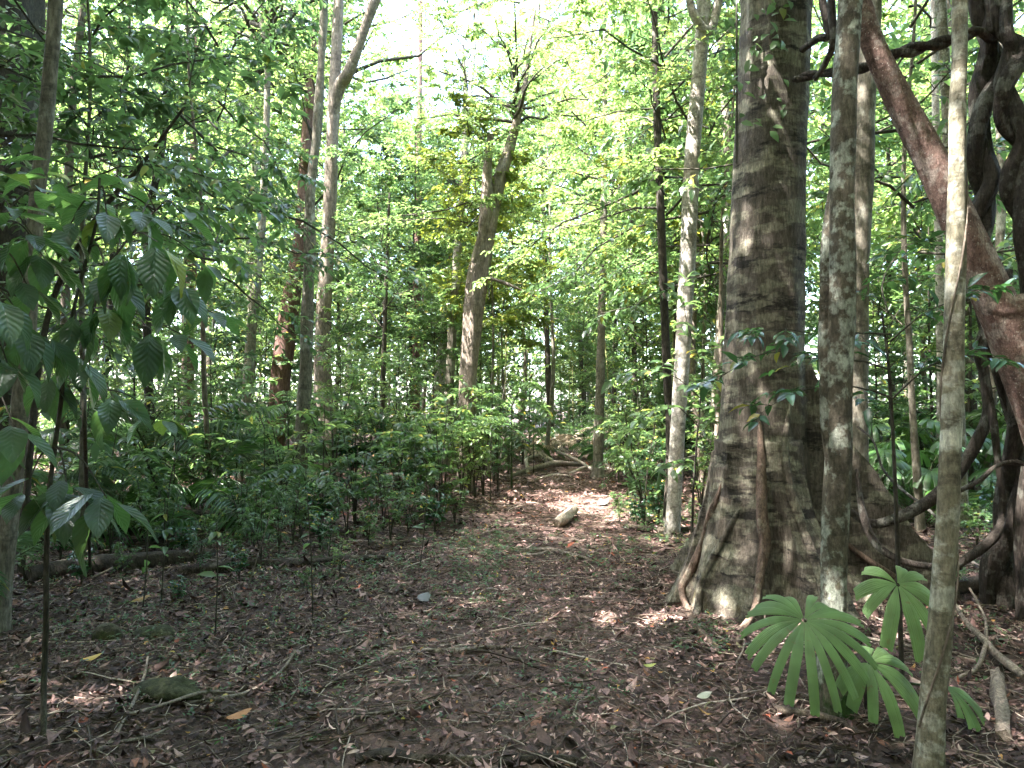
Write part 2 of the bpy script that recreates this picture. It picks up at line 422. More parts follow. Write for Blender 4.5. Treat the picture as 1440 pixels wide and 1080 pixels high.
M['wood_grey'] = bark('weathered_wood', (.16, .125, .10), (.34, .28, .23), scale=14, stretch=.6, bump=.8)
M['wood_rot'] = bark('rotten_wood', (.03, .022, .017), (.09, .068, .052), patch=(.15, .12, .09), patch_amt=.25, scale=12, stretch=.6, bump=1., patch_scale=6)
M['wood_white'] = bark('bleached_wood', (.28, .23, .18), (.5, .43, .36), scale=14, stretch=.6, bump=.5)
M['wood_cut'] = bark('fresh_cut_wood', (.42, .22, .06), (.6, .36, .13), scale=30, stretch=1, bump=.2)
M['stone_moss'] = bark('mossy_stone', (.03, .034, .014), (.07, .07, .034), patch=(.09, .088, .05), patch_amt=.3, scale=14, stretch=1, bump=.7, patch_scale=8)
M['stone_dark'] = bark('dark_stone', (.05, .045, .03), (.10, .09, .06), patch=(.07, .08, .03), patch_amt=.5, scale=12, stretch=1, bump=.7, patch_scale=6)
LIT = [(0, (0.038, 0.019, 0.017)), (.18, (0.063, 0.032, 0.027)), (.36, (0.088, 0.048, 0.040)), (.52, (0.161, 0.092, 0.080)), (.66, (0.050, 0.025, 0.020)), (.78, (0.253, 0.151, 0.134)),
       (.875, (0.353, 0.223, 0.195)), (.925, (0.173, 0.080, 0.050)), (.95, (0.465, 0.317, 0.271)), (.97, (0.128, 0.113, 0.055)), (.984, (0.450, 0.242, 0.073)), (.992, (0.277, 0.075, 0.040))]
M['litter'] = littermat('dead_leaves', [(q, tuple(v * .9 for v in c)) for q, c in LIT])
M['litter_path_lit'] = littermat('trodden_leaves_lit', [(q, tuple(v * 1.35 for v in c)) for q, c in LIT])  # trodden leaves made lighter: the light on the path is put into their colour
M['twigs_l'] = littermat('dead_twigs', [(0, (.06, .04, .03)), (.35, (.13, .095, .073)), (.6, (.23, .18, .14)), (.8, (.38, .31, .25))])


def soilmat(name, a, b):
    m, nt, out = mat_new(name); lk = nt.links.new
    tc = N(nt, 'ShaderNodeTexCoord')
    v = N(nt, 'ShaderNodeTexVoronoi'); v.inputs['Scale'].default_value = 17; lk(tc.outputs['Object'], v.inputs[0])
    n1 = N(nt, 'ShaderNodeTexNoise'); n1.inputs['Scale'].default_value = 24; n1.inputs['Detail'].default_value = 8; n1.inputs['Roughness'].default_value = .7; lk(tc.outputs['Object'], n1.inputs[0])
    cr = ramp(nt, [(.3, a), (.7, b)]); lk(n1.outputs[0], cr.inputs[0])
    sp = N(nt, 'ShaderNodeSeparateColor'); lk(v.outputs['Color'], sp.inputs[0])
    mv = N(nt, 'ShaderNodeMapRange'); mv.inputs[3].default_value = .55; mv.inputs[4].default_value = 1.5; lk(sp.outputs[0], mv.inputs[0])
    hs = N(nt, 'ShaderNodeHueSaturation'); lk(mv.outputs[0], hs.inputs['Value']); lk(cr.outputs[0], hs.inputs['Color'])
    b_ = N(nt, 'ShaderNodeBsdfPrincipled'); b_.inputs['Roughness'].default_value = .9; lk(hs.outputs[0], b_.inputs['Base Color'])
    bp = N(nt, 'ShaderNodeBump'); bp.inputs['Strength'].default_value = .9; bp.inputs['Distance'].default_value = .03
    ad = N(nt, 'ShaderNodeMath', operation='ADD'); lk(n1.outputs[0], ad.inputs[0]); lk(sp.outputs[1], ad.inputs[1])
    lk(ad.outputs[0], bp.inputs['Height']); lk(bp.outputs[0], b_.inputs['Normal']); lk(b_.outputs[0], out.inputs[0])
    return m


M['soil'] = soilmat('forest_soil', (.045, .026, .02), (.115, .07, .053))
M['path'] = soilmat('trodden_soil', (.065, .038, .03), (.165, .102, .082))
EXPOSURE = 4.55

# ------------------------------------------------------------------ tagging
LABELS = {}


def tag(o, label, cat, group=None, kind=None):
    o['label'] = label; o['category'] = cat
    if group: o['group'] = group
    if kind: o['kind'] = kind
    LABELS.setdefault(label, []).append(o.name)
    return o


def empty(name, loc, label, cat, group=None, rz=0.0, s=1.0):
    o = bpy.data.objects.new(name, None); COL.objects.link(o)
    o.empty_display_size = .2
    o.location = [float(v) for v in loc]; o.rotation_euler = (0, 0, rz); o.scale = (s, s, s)
    return tag(o, label, cat, group)


def part(name, mesh, root, loc=(0, 0, 0), rz=0.0, s=1.0):
    o = bpy.data.objects.new(name, mesh); COL.objects.link(o); o.parent = root
    o.location = loc; o.rotation_euler = (0, 0, rz); o.scale = (s, s, s)
    return o


# ------------------------------------------------------------------ camera, light, world
cam = bpy.data.cameras.new('camera'); co = bpy.data.objects.new('camera', cam); COL.objects.link(co)
cam.sensor_width = 36; cam.lens = 25.0; cam.clip_end = 800; cam.clip_start = .05
co.location = (0, 0, CH); co.rotation_euler = (PI / 2 + PITCH, 0, 0)
SC.camera = co
SUN = nrm(np.array([-.42, -.18, .88]))
el = math.asin(SUN[2]); az = math.atan2(SUN[0], SUN[1])
w = bpy.data.worlds.new('World'); SC.world = w; w.use_nodes = True
nt = w.node_tree; nt.nodes.clear()
sky = nt.nodes.new('ShaderNodeTexSky'); sky.sky_type = 'NISHITA'; sky.sun_disc = False
sky.sun_elevation = el; sky.sun_rotation = az; sky.dust_density = 3.0; sky.air_density = 1.0; sky.altitude = 0
bg = nt.nodes.new('ShaderNodeBackground'); bg.inputs[1].default_value = .15
wo = nt.nodes.new('ShaderNodeOutputWorld')
nt.links.new(sky.outputs[0], bg.inputs[0]); nt.links.new(bg.outputs[0], wo.inputs[0])
sl = bpy.data.lights.new('sun', 'SUN'); sl.energy = 2.6; sl.angle = math.radians(.5); sl.color = (1, .965, .91)
so = bpy.data.objects.new('sun', sl); COL.objects.link(so)
from mathutils import Vector
so.rotation_euler = Vector(-SUN).to_track_quat('-Z', 'Y').to_euler(); so.location = (-8, 4, 40)
SC.view_settings.view_transform = 'Standard'; SC.view_settings.look = 'None'
SC.view_settings.exposure = EXPOSURE; SC.view_settings.gamma = 1.0
SC.render.engine = 'CYCLES'
cy = SC.cycles
cy.use_denoising = True
try: cy.denoiser = 'OPENIMAGEDENOISE'; cy.denoising_prefilter = 'ACCURATE'
except Exception: pass
cy.max_bounces = 5; cy.diffuse_bounces = 3; cy.glossy_bounces = 2; cy.transmission_bounces = 3; cy.volume_bounces = 1
cy.caustics_reflective = False; cy.caustics_refractive = False; cy.sample_clamp_indirect = 6.0
cy.use_adaptive_sampling = False
SC.render.use_persistent_data = False

# ------------------------------------------------------------------ ground and path
xs = np.concatenate([np.linspace(-400, -30, 14)[:-1], np.linspace(-30, -8, 40)[:-1], np.linspace(-8, 8, 230)[:-1], np.linspace(8, 30, 40)[:-1], np.linspace(30, 400, 14)])
ys = np.concatenate([np.linspace(-60, -2, 14)[:-1], np.linspace(-2, 1.5, 16)[:-1], np.linspace(1.5, 14, 210)[:-1], np.linspace(14, 40, 120)[:-1], np.linspace(40, 600, 24)])
X, Y_ = np.meshgrid(xs, ys)
r_ = np.random.default_rng(3)
Zr = gz(X, Y_) - .012 + np.where((np.abs(X) < 8) & (Y_ < 40) & (Y_ > -1), r_.normal(0, .006, X.shape), 0)
V = np.stack([X, Y_, Zr], -1).reshape(-1, 3)
nx_, ny_ = len(xs), len(ys)
idx = np.arange(nx_ * ny_).reshape(ny_, nx_)
Q = np.stack([idx[:-1, :-1], idx[:-1, 1:], idx[1:, 1:], idx[1:, :-1]], -1).reshape(-1, 4)
cx = V[Q].mean(1)
edge = 1.12 + .18 * np.sin(cx[:, 1] * 1.3) + .12 * np.sin(cx[:, 1] * 3.7 + cx[:, 0]) + .1 * np.sin(cx[:, 1] * 7.1)
onp = (np.abs(cx[:, 0] - path_x(cx[:, 1])) < edge) & (cx[:, 1] < 27) & (cx[:, 1] > -2)
for nm, msk, mt, lb in (('ground', ~onp, 'soil', 'dark forest floor under leaf litter beside the path'), ('path', onp, 'path', 'brown trodden path running ahead between the trees')):
    u, inv = np.unique(Q[msk], return_inverse=True)
    mb = MB(); mb.add(V[u], inv.reshape(-1, 4))
    o = mb.build(nm, M[mt]); o['kind'] = 'structure'; o['label'] = lb; o['category'] = nm

# leaf litter, twig litter, seedlings: nobody could count these
def floor_pts(n, y0, y1, wide=.85, extra=.7):
    y = np.sqrt(rng.uniform(y0 * y0, y1 * y1, n)); x = rng.uniform(-1, 1, n) * (wide * y + extra)
    return x, y


def litter(mb, n, y0, y1, lmin, lmax, kind):
    x, y = floor_pts(n, y0, y1)
    L = rng.uniform(lmin, lmax, n) * rng.choice([.6, 1, 1.25], n, p=[.45, .4, .15])
    P = np.stack([x, y, gz(x, y) + rng.uniform(-.004, .028, n)], -1)
    a = rng.uniform(0, 2 * PI, n); D = np.stack([np.cos(a), np.sin(a), rng.normal(.02, .22, n)], -1)
    NN = np.stack([rng.normal(0, .35, n), rng.normal(0, .35, n), np.where(rng.random(n) < .5, 1., -1.)], -1)
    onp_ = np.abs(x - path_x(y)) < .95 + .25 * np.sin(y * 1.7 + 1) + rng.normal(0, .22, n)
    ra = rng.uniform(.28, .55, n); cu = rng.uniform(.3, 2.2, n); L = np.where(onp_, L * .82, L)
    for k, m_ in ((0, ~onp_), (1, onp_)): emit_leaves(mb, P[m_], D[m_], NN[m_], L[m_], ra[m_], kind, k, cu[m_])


mb = MB()
litter(mb, 60000, 2.3, 7.5, .030, .072, 'mid'); litter(mb, 900, 2.3, 9, .11, .16, 'mid'); litter(mb, 42000, 7.5, 16, .06, .12, 'far'); litter(mb, 30000, 16, 34, .09, .18, 'far')
o = mb.build('leaf_litter', [M['litter'], M['litter_path_lit']]); tag(o, 'carpet of dry brown fallen leaves over the path and forest floor', 'leaf litter', kind='stuff')


def sticks(mb, n, y0, y1, l0, l1, r0, r1):
    x, y = floor_pts(n, y0, y1)
    a = rng.uniform(0, 2 * PI, n); L = rng.uniform(l0, l1, n) * rng.uniform(.3, 1, n); R = rng.uniform(r0, r1, n)
    d = np.stack([np.cos(a), np.sin(a), 0 * a], -1); s = np.stack([-np.sin(a), np.cos(a), 0 * a], -1)
    rings = []
    bend = rng.normal(0, .12, n)
    for t, k in ((-.5, 1), (-.1, .9), (.2, .75), (.5, .45)):
        c = np.stack([x, y, 0 * x], -1) + d * (L * t)[:, None] + s * (bend * L * (1 - 4 * t * t))[:, None]
        c[:, 2] = gz(c[:, 0], c[:, 1]) + rng.uniform(.008, .03, n)
        for q in (0, 2.094, 4.189):
            rings.append(c + (s * math.cos(q) + np.array([0, 0, 1.]) * math.sin(q)) * (R * k)[:, None])
    V = np.stack(rings, 1).reshape(-1, 3)
    f = [(k * 3 + j, k * 3 + (j + 1) % 3, k * 3 + 3 + (j + 1) % 3, k * 3 + 3 + j) for k in range(3) for j in range(3)]
    mb.add(V, (np.array(f)[None] + (np.arange(n) * 12)[:, None, None]).reshape(-1, 4))


mb = MB()
sticks(mb, 14000, 2.3, 9, .05, .5, .001, .004); sticks(mb, 900, 2.3, 8, .3, .8, .003, .007); sticks(mb, 5200, 9, 24, .2, .9, .003, .010)
o = mb.build('twig_litter', M['twigs_l']); tag(o, 'thin dead twigs scattered through the fallen leaves', 'twigs', kind='stuff')

mb = MB()
def seedling_pts():
    pts = []
    for (px, py, rx, ry, n) in ((680, 770, 60, 30, 150), (680, 830, 80, 50, 150), (600, 800, 110, 50, 120), (800, 970, 90, 50, 50), (560, 940, 150, 60, 50), (470, 985, 160, 60, 40), (300, 870, 260, 60, 230),
                                (430, 800, 150, 40, 260), (120, 850, 150, 50, 110), (860, 790, 70, 45, 90), (920, 720, 40, 22, 260), (1380, 800, 90, 40, 150), (1350, 880, 120, 60, 90), (1000, 900, 60, 25, 60), (250, 930, 170, 60, 80), (940, 760, 90, 30, 80)):
        for _ in range(n):
            g = gp(px + rng.normal(0, rx * .6), max(640, py + rng.normal(0, ry * .6))); pts.append(g)
    x, y = floor_pts(1500, 7, 30)
    k = np.abs(x - path_x(y)) > 1.2
    pts += [np.array([a, b, float(gz(a, b))]) for a, b in zip(x[k], y[k])]
    return np.array(pts)
SP = seedling_pts(); n = len(SP)
hh = rng.uniform(.02, .10, n) * np.clip(SP[:, 1] / 7, .8, 2.2); per = 6
a = rng.uniform(0, 2 * PI, (n, per)); D = np.stack([np.cos(a), np.sin(a), rng.normal(.15, .35, a.shape)], -1)
P = np.repeat(SP[:, None], per, 1); P = P + np.stack([rng.normal(0, .018, a.shape), rng.normal(0, .018, a.shape), hh[:, None] * rng.uniform(.5, 1, a.shape)], -1)
emit_leaves(mb, P.reshape(-1, 3), D.reshape(-1, 3), np.array([0, 0, 1.]) + rng.normal(0, .3, (n * per, 3)), np.repeat(np.clip(SP[:, 1] / 7, .8, 1.8), per) * rng.uniform(.018, .048, n * per), .42, 'mid')
o = mb.build('seedlings', M['leaf_dark']); tag(o, 'low green seedlings and creeping ground cover among the dead leaves', 'ground cover', kind='stuff')

# ------------------------------------------------------------------ crown prototypes (shared meshes)
def poly_limb(r_, z, a, L, rise, sag=.15, n=6, start=(0, 0)):
    t = np.linspace(0, 1, n)
    wob = np.cumsum(r_.normal(0, .035, (n, 3)), 0) * L
    d = np.array([math.cos(a), math.sin(a)])
    P = np.stack([start[0] + d[0] * L * t, start[1] + d[1] * L * t, z + rise * L * t - sag * L * t * t], -1) + wob - wob[0]
    return P


def layered_crown(name, seed, z0, z1, R, nl, leaf, ratio, lm, kind='far', tw=7, sub=3, per=10, top_taper=.5, rise=.25, flat=.4, leaf_droop=.35, wood='twig'):
    r_ = np.random.default_rng(seed); mb = MB(); limbs = []
    for i in range(nl):
        f = (i + r_.uniform(0, 1)) / nl; z = z0 + (z1 - z0) * f
        L = R * (1 - top_taper * f) * (.55 + .45 * min(1, f * 5 + .3)) * r_.uniform(.45, 1.2)
        limbs.append((poly_limb(r_, z, i * 2.4 + r_.normal(0, .4), L, rise + r_.normal(0, .32) + .6 * f, r_.uniform(.05, .4)), .006 + .0065 * L, L))
    branchy(mb, r_, limbs, tw, sub, per, leaf, ratio, kind, flat=flat, leaf_droop=leaf_droop)
    return mesh_from(mb, name, [M[wood], M[lm]])


def canopy_crown(name, seed, R, H, nl, leaf, lm, tw=7, sub=3, per=7, ratio=.5):
    r_ = np.random.default_rng(seed); mb = MB(); limbs = []
    for i in range(nl):
        f = (i + .5) / nl; a = i * 2.4 + r_.normal(0, .3)
        z = H * .55 * f * r_.uniform(.6, 1.1); L = R * math.sqrt(max(.1, 1 - (f - .25) ** 2)) * r_.uniform(.65, 1.08) * (1 - .35 * f)
        limbs.append((poly_limb(r_, z, a, L, .28 + .75 * f + r_.normal(0, .12), .12, 7), .03 + .012 * L, L))
    branchy(mb, r_, limbs, tw, sub, per, leaf, ratio, 'far', tl=.36, t0=.22, flat=.5, twr=.009)
    return mesh_from(mb, name, [M['twig'], M[lm]])


CANOPY = [canopy_crown('canopy_crown', 20 + i, 4.0 + .3 * i, 4.6, 18, .17, lm, tw=6, sub=3, per=6) for i, lm in enumerate(('leaf_mid', 'leaf_bright', 'leaf_mid', 'leaf_bright'))]
GIANTC = canopy_crown('giant_crown', 19, 7.0, 6.5, 34, .24, 'leaf_mid', tw=9, sub=3, per=8)  # crown above the frame, made this wide and dense to shade the foreground
WIDEC = canopy_crown('wide_crown', 18, 6.2, 5.0, 32, .24, 'leaf_mid', tw=10, sub=3, per=9)  # crown out of view, shaped wide to keep sun off the near ground
LAYER = [layered_crown('layered_crown', 40 + i, z0, z1, R, nl, lf, .48, lm) for i, (z0, z1, R, nl, lf, lm) in enumerate((
    (3.0, 8.5, 2.3, 30, .11, 'leaf_mid'), (3.4, 7.6, 2.0, 26, .115, 'leaf_bright'), (2.6, 7.2, 2.2, 28, .105, 'leaf_mid'), (3.6, 9.5, 2.5, 34, .11, 'leaf_bright'), (3.0, 8.0, 2.2, 28, .115, 'leaf_dark'), (3.2, 6.2, 1.7, 18, .13, 'leaf_yellow')))]
NEARL = [layered_crown('near_crown', 60 + i, z0, z1, R, nl, lf, .42, lm, kind='mid', tw=6, sub=2, per=7, rise=.15, flat=.35, leaf_droop=.45) for i, (z0, z1, R, nl, lf, lm) in enumerate((
    (2.35, 6.4, 2.1, 24, .145, 'leaf_dark'), (2.7, 6.8, 2.2, 24, .125, 'leaf_mid'), (2.9, 7.2, 2.4, 26, .135, 'leaf_dark')))]
LOW = [layered_crown('low_crown', 80 + i, z0, z1, R, nl, lf, .45, lm, kind='far', tw=5, sub=2, per=7, rise=.35) for i, (z0, z1, R, nl, lf, lm) in enumerate((
    (.7, 4.2, 1.5, 24, .12, 'leaf_mid'), (.9, 5.0, 1.7, 22, .13, 'leaf_bright'), (.6, 3.4, 1.3, 20, .12, 'leaf_dark')))]


def trunk_proto(name, seed, H, r0, bark_, bend=.25, sides=9):
    r_ = np.random.default_rng(seed); mb = MB()
    z = np.array([-.25, .12, H * .25, H * .5, H * .75, H]); off = np.vstack([[0, 0], [0, 0], r_.normal(0, bend * .5, (4, 2)).cumsum(0) * .5])
    C = spline(np.column_stack([off, z]), 26); zz = C[:, 2] / H
    R = r0 * (1 - .8 * np.clip(zz, 0, 1)) * (1 + .5 * np.exp(-np.clip(C[:, 2], 0, 9) / .18))
    tube(mb, C, R, sides, 0, rough=.04, seed=seed)
    return mesh_from(mb, name, M[bark_])


UNDER_TR = [trunk_proto('trunk', 100 + i, H, r, b, .28) for i, (H, r, b) in enumerate(((8.6, .055, 'bark_dark'), (7.7, .05, 'bark_grey'), (7.3, .055, 'bark_brown'), (9.6, .065, 'bark_dark'), (8.1, .06, 'bark_grey')))]
NEAR_TR = [trunk_proto('trunk', 110 + i, H, .038, b, .3) for i, (H, b) in enumerate(((6.5, 'bark_grey'), (6.9, 'bark_grey'), (7.3, 'bark_brown')))]
LOW_TR = [trunk_proto('trunk', 120 + i, H, .026, 'bark_dark', .1, 7) for i, H in enumerate((4.3, 5.1, 3.5))]
TALL_TR = [trunk_proto('trunk', 130 + i, H, r, b, .45, 12) for i, (H, r, b) in enumerate(((19, .16, 'bark_grey'), (17, .11, 'bark_brown'), (21, .2, 'bark_grey'), (16, .09, 'bark_pale'), (18, .13, 'bark_dark')))]

# ------------------------------------------------------------------ trees seen one by one
TREES = []          # (pixel x at base, depth, half width px)


def px_line(pix, Y, n=50, top=None, Ytop=None, down=True):
    """pixel polyline (x, y, width), listed from the top down, at depth Y -> centre line from the ground up"""
    pts = []
    m = len(pix)
    for i, (x, y, wd) in enumerate(pix):
        yy = Y if Ytop is None else Ytop + (Y - Ytop) * i / (m - 1)
        p = at(x, y, yy); pts.append([*p, wd / 2 / F * yy * (.97 if Y < 5 else .86) / math.sqrt(1 + ((x - 720) / F) ** 2)])
    pts = np.array(pts[::-1])
    if down:
        b = pts[0]; g = float(gz(b[0], b[1]))
        d = (pts[0] - pts[1]); d = d / max(abs(d[2]), .05); d[:2] = np.clip(d[:2], -.15, .15)
        if b[2] > g + .02:
            k = b[2] - g; e = b.copy(); e[:2] += d[:2] * k; e[2] = g; pts = np.vstack([e, pts])
        e = pts[0].copy(); e[2] -= .22; pts = np.vstack([e, pts])
    if top:
        t = pts[-1]; d = pts[-1] - pts[-2]; d = d / max(d[2], .1)
        k = top - t[2]
        if k > .3:
            for q in (.35, .7, 1.0):
                pts = np.vstack([pts, [t[0] + d[0] * k * q * .6, t[1] + d[1] * k * q * .6, t[2] + k * q, t[3] * (1 - .62 * q)]])
    P = spline(pts, n); P[:, 3] = np.maximum(P[:, 3], .003)
    return P


def tree(label, pix, Y, bark_, top=12., crowns=(), name='tree', cat='tree', sides=14, rough=.035, seed=1, flare=.5, n=60, limbs=(), group=None, crown_name='crown', Ytop=None, extra=None):
    P = px_line(pix, Y, n, top, Ytop)
    i0 = int(np.argmin(np.abs(P[:, 2] - gz(P[:, 0], P[:, 1])))); base = np.array([P[i0, 0], P[i0, 1], float(gz(P[i0, 0], P[i0, 1]))])
    root = empty(name, base, label, cat, group)
    R = P[:, 3] * (1 + flare * np.exp(-np.clip(P[:, 2] - base[2], 0, 50) / .16))
    mb = MB(); tube(mb, P[:, :3] - base, R, sides, 0, rough, seed)
    for lp, ly in limbs:
        pts = np.array([[*at(x, y, yy), wd / 2 / F * yy] for (x, y, wd), yy in zip(lp, np.linspace(Y, ly, len(lp)))])
        S = spline(pts, 24); tube(mb, S[:, :3] - base, S[:, 3], 9, 0, rough, seed + 5)
    tr = mb.build('trunk', M[bark_], root)
    for c in crowns:
        mesh, h, s = c[:3]; rz = c[3] if len(c) > 3 else seed * 1.7
        j = int(np.argmin(np.abs(P[:, 2] - h))); q = P[j, :3] - base; q[2] = h - base[2]
        if len(c) > 4: q = q + np.array(c[4])
        part(crown_name, mesh, root, q, rz, s)
    TREES.append((to_px(base)[0], base[1], P[:, 3].max() / base[1] * F))
    return root, base, P


# ---- the buttressed giant
def giant():
    Y = 5.75
    ctr = np.array([[*at(x, y, Y)[[0, 2]], w_ / 2 / F * Y] for x, y, w_ in ((1092, 0, 98), (1083, 200, 98), (1076, 400, 105), (1072, 520, 110), (1070, 620, 118), (1072, 720, 124), (1080, 850, 128))][::-1])
    base = np.array([ctr[0, 0], Y, float(gz(ctr[0, 0], Y))])
    root = empty('buttressed_tree', base, 'huge grey buttressed tree with banded bark beside the path', 'tree')
    nz, na = 230, 460
    z = np.concatenate([np.linspace(-.3, 2.2, 150)[:-1], np.linspace(2.2, 5.5, 56)[:-1], np.linspace(5.5, 14, nz - 150 - 56 + 2)]); nz = len(z)
    cz, cxx, cr = ctr[:, 1], ctr[:, 0], ctr[:, 2]
    X0 = np.interp(z, cz, cxx); top = z > cz[-1]
    X0[top] = cxx[-1] + (z[top] - cz[-1]) * .018
    R0 = np.interp(z, cz, cr); R0[top] = cr[-1] * (1 - .03 * (z[top] - cz[-1]))
    th = np.arange(na) * 2 * PI / na
    zz = z[:, None]; tt = th[None]
    pw = 7.0
    acc = np.repeat((R0[:, None]) ** pw, na, 1)
    # angle (deg, 0 = right of the picture, -90 = towards the camera), reach, height, exponent, half thickness
    for ang, E0, hgt, ex, tk in ((-9, 1.12, 2.0, 1.1, .05), (-42, .62, .75, 1.4, .05), (-76, .62, 1.3, 1.9, .13), (-137, .34, 1.1, 1.7, .22), (-176, .27, 1.3, 1.8, .16), (60, 1.0, 1.7, 1.3, .06), (110, .9, 1.6, 1.3, .06), (165, .4, 1.2, 1.6, .07)):
        wig = .10 * np.sin(zz * 3.1 + ang)
        d = tt - math.radians(ang) - wig * .5
        c = np.cos(d)
        E = R0[:, None] + E0 * np.clip(1 - zz / hgt, 0, 1.3) ** ex
        wid = (tk + .05 * np.clip(1 - zz / .5, 0, 1.4))
        pl = np.where(c > .05, np.minimum(E, wid / np.maximum(np.abs(np.sin(d)), 1e-3)), 0)
        pl = pl * (zz < hgt)
        acc = acc + pl ** pw
    R = acc ** (1 / pw)
    r_ = np.random.default_rng(5)
    for k in range(16):
        m = int(r_.integers(1, 14)); fz = r_.uniform(.4, 5); R = R * (1 + .009 * r_.uniform(.3, 1) * np.sin(m * tt + fz * zz + r_.uniform(0, 6)))
    for k in range(10):
        R = R * (1 + .004 * np.sin(r_.integers(0, 4) * tt + r_.uniform(8, 26) * zz + r_.uniform(0, 6)))
    lx = X0[:, None] - base[0]
    V = np.stack([lx + R * np.cos(tt), R * np.sin(tt), np.broadcast_to(zz - base[2], R.shape)], -1)
    idx = np.arange(nz * na).reshape(nz, na); nx = np.roll(idx, -1, 1)
    q = np.stack([idx[:-1], nx[:-1], nx[1:], idx[1:]], -1).reshape(-1, 4)
    mb = MB(); mb.add(V.reshape(-1, 3), q)
    tr = mb.build('trunk', M['bark_giant'], root)
    # roots that run down the bark and over the soil, laid on the trunk's own surface
    from mathutils.bvhtree import BVHTree
    bv = BVHTree.FromPolygons([Vector(v) for v in (V.reshape(-1, 3) + base).tolist()], q.tolist())
    def rootp(pts, mt='bark_giant', sink=.45):
        A = []
        for x, y, w_ in pts:
            d = ray(x, y); h = bv.ray_cast(Vector((0, 0, CH)), Vector(d))
            g = gp(x, y) if d[2] < -.02 else None
            if h[0] is not None and (g is None or h[0][1] < g[1] + .02): r = w_ / 2 / F * h[0][1]; c = np.array(h[0]) - d * r * (sink - .1) * -1 * (-1)
            else: r = w_ / 2 / F * g[1]; c = g + np.array([0, 0, r * .3])
            A.append([*c, r])
        A = np.array(A)
        if len(A) > 4: A[1:-1, 1] = (A[:-2, 1] + 2 * A[1:-1, 1] + A[2:, 1]) / 4
        S = spline(A, 46); S[0, 3] = .002
        mb = MB(); tube(mb, S[:, :3] - base, S[:, 3], 10, 0, .07, int(pts[0][0])); mb.build('root', M[mt], root)
    rootp([(1068, 590, 4), (1070, 640, 11), (1071, 690, 15), (1072, 730, 16), (1075, 765, 15), (1070, 805, 12), (1056, 850, 10), (1043, 892, 10), (1036, 908, 6)], 'root')
    rootp([(1014, 680, 3), (1008, 700, 8), (998, 730, 9), (985, 765, 10), (972, 800, 10), (958, 828, 9), (960, 850, 10), (978, 880, 11), (1000, 908, 11), (1012, 920, 7)], 'root')
    rootp([(1040, 715, 3), (1032, 732, 7), (1018, 756, 9), (1000, 788, 9), (985, 822, 9), (974, 858, 9), (968, 880, 6)])
    rootp([(1112, 560, 3), (1106, 600, 8), (1104, 640, 12), (1112, 690, 13), (1128, 740, 13), (1145, 790, 12), (1160, 850, 10)])
    rootp([(1186, 760, 4), (1210, 780, 8), (1240, 800, 9), (1275, 822, 9), (1300, 835, 6)], 'root')
    # leaves climbing the upper left of the trunk
    mb = MB(); r_ = np.random.default_rng(9); P = []; D = []
    vine = spline(np.array([at(1036, y, 5.4 + .012 * (220 - y) / 220) for y in (230, 160, 90, 20, -60, -160)]), 40)
    tube(mb, vine - base, .008, 6, 0)
    for k in range(90):
        p = at(r_.uniform(1020, 1110), r_.uniform(-80, 190), 5.38 + r_.uniform(-.08, .12)); P.append(p - base); D.append([r_.normal(0, .6), -.4, -.5 + r_.normal(0, .4)])
    emit_leaves(mb, P, D, np.tile([0, -.7, .6], (90, 1)) + r_.normal(0, .3, (90, 3)), r_.uniform(.05, .12, 90), .55, 'mid', 1)
    mb.build('climbing_vine', [M['twig'], M['leaf_mid']], root)
    part('crown', GIANTC, root, (float(np.interp(10.6, z, X0)) - base[0] - .4, -.6, 10.6 - base[2]), 0.4, 1.0)
    TREES.append((1080, Y, 90))
    return root


giant()

C0, C1, C2, C3 = CANOPY
# label, pixels (x, y, width) from the top down, depth, bark, height, crowns
tree('mossy blotched trunk with a thinner twin stem, before the huge buttressed tree', [(1193, -20, 37), (1188, 150, 37), (1183, 400, 39), (1180, 620, 39), (1174, 800, 39), (1170, 1000, 39)], 3.6, 'bark_lichen', 11.5,
     [(C2, 7.6, .95)], seed=3, rough=.06, sides=18, limbs=[([(1172, 690, 10), (1164, 600, 18), (1161, 450, 20), (1166, 330, 18), (1176, 240, 12), (1182, 190, 8)], 3.72)])
tree('tall straight grey trunk rising just behind the mossy blotched one', [(1226, -20, 36), (1216, 150, 36), (1211, 300, 36), (1206, 450, 36), (1206, 620, 36), (1210, 780, 36)], 7.3, 'bark_grey', 15, [(C0, 10.5, 1)], seed=4, sides=14)
tree('thick reddish speckled trunk leaning steeply out to the right', [(1150, -130, 30), (1200, -20, 33), (1225, 60, 36), (1262, 140, 43), (1305, 222, 50), (1350, 320, 58), (1392, 405, 64), (1430, 490, 70), (1470, 600, 78), (1505, 740, 86), (1530, 880, 92)], 4.6, 'bark_red', 7.5,
     [(C1, 6.4, .7)], seed=5, rough=.05, sides=20, limbs=[([(1380, 405, 18), (1402, 434, 36), (1438, 432, 38), (1490, 405, 32), (1550, 345, 24)], 4.5)], name='leaning_tree')
r5, b5, P5 = tree('pale slender pole trunk close by at far right, thin vine spiralling round it', [(1350, -20, 24), (1347, 150, 26), (1344, 350, 30), (1340, 550, 32), (1331, 750, 35), (1322, 880, 38), (1312, 990, 40), (1305, 1080, 43)], 2.85, 'bark_pale', 11.5,
     [(C2, 8.4, .7)], seed=6, rough=.035, sides=18, flare=.1)
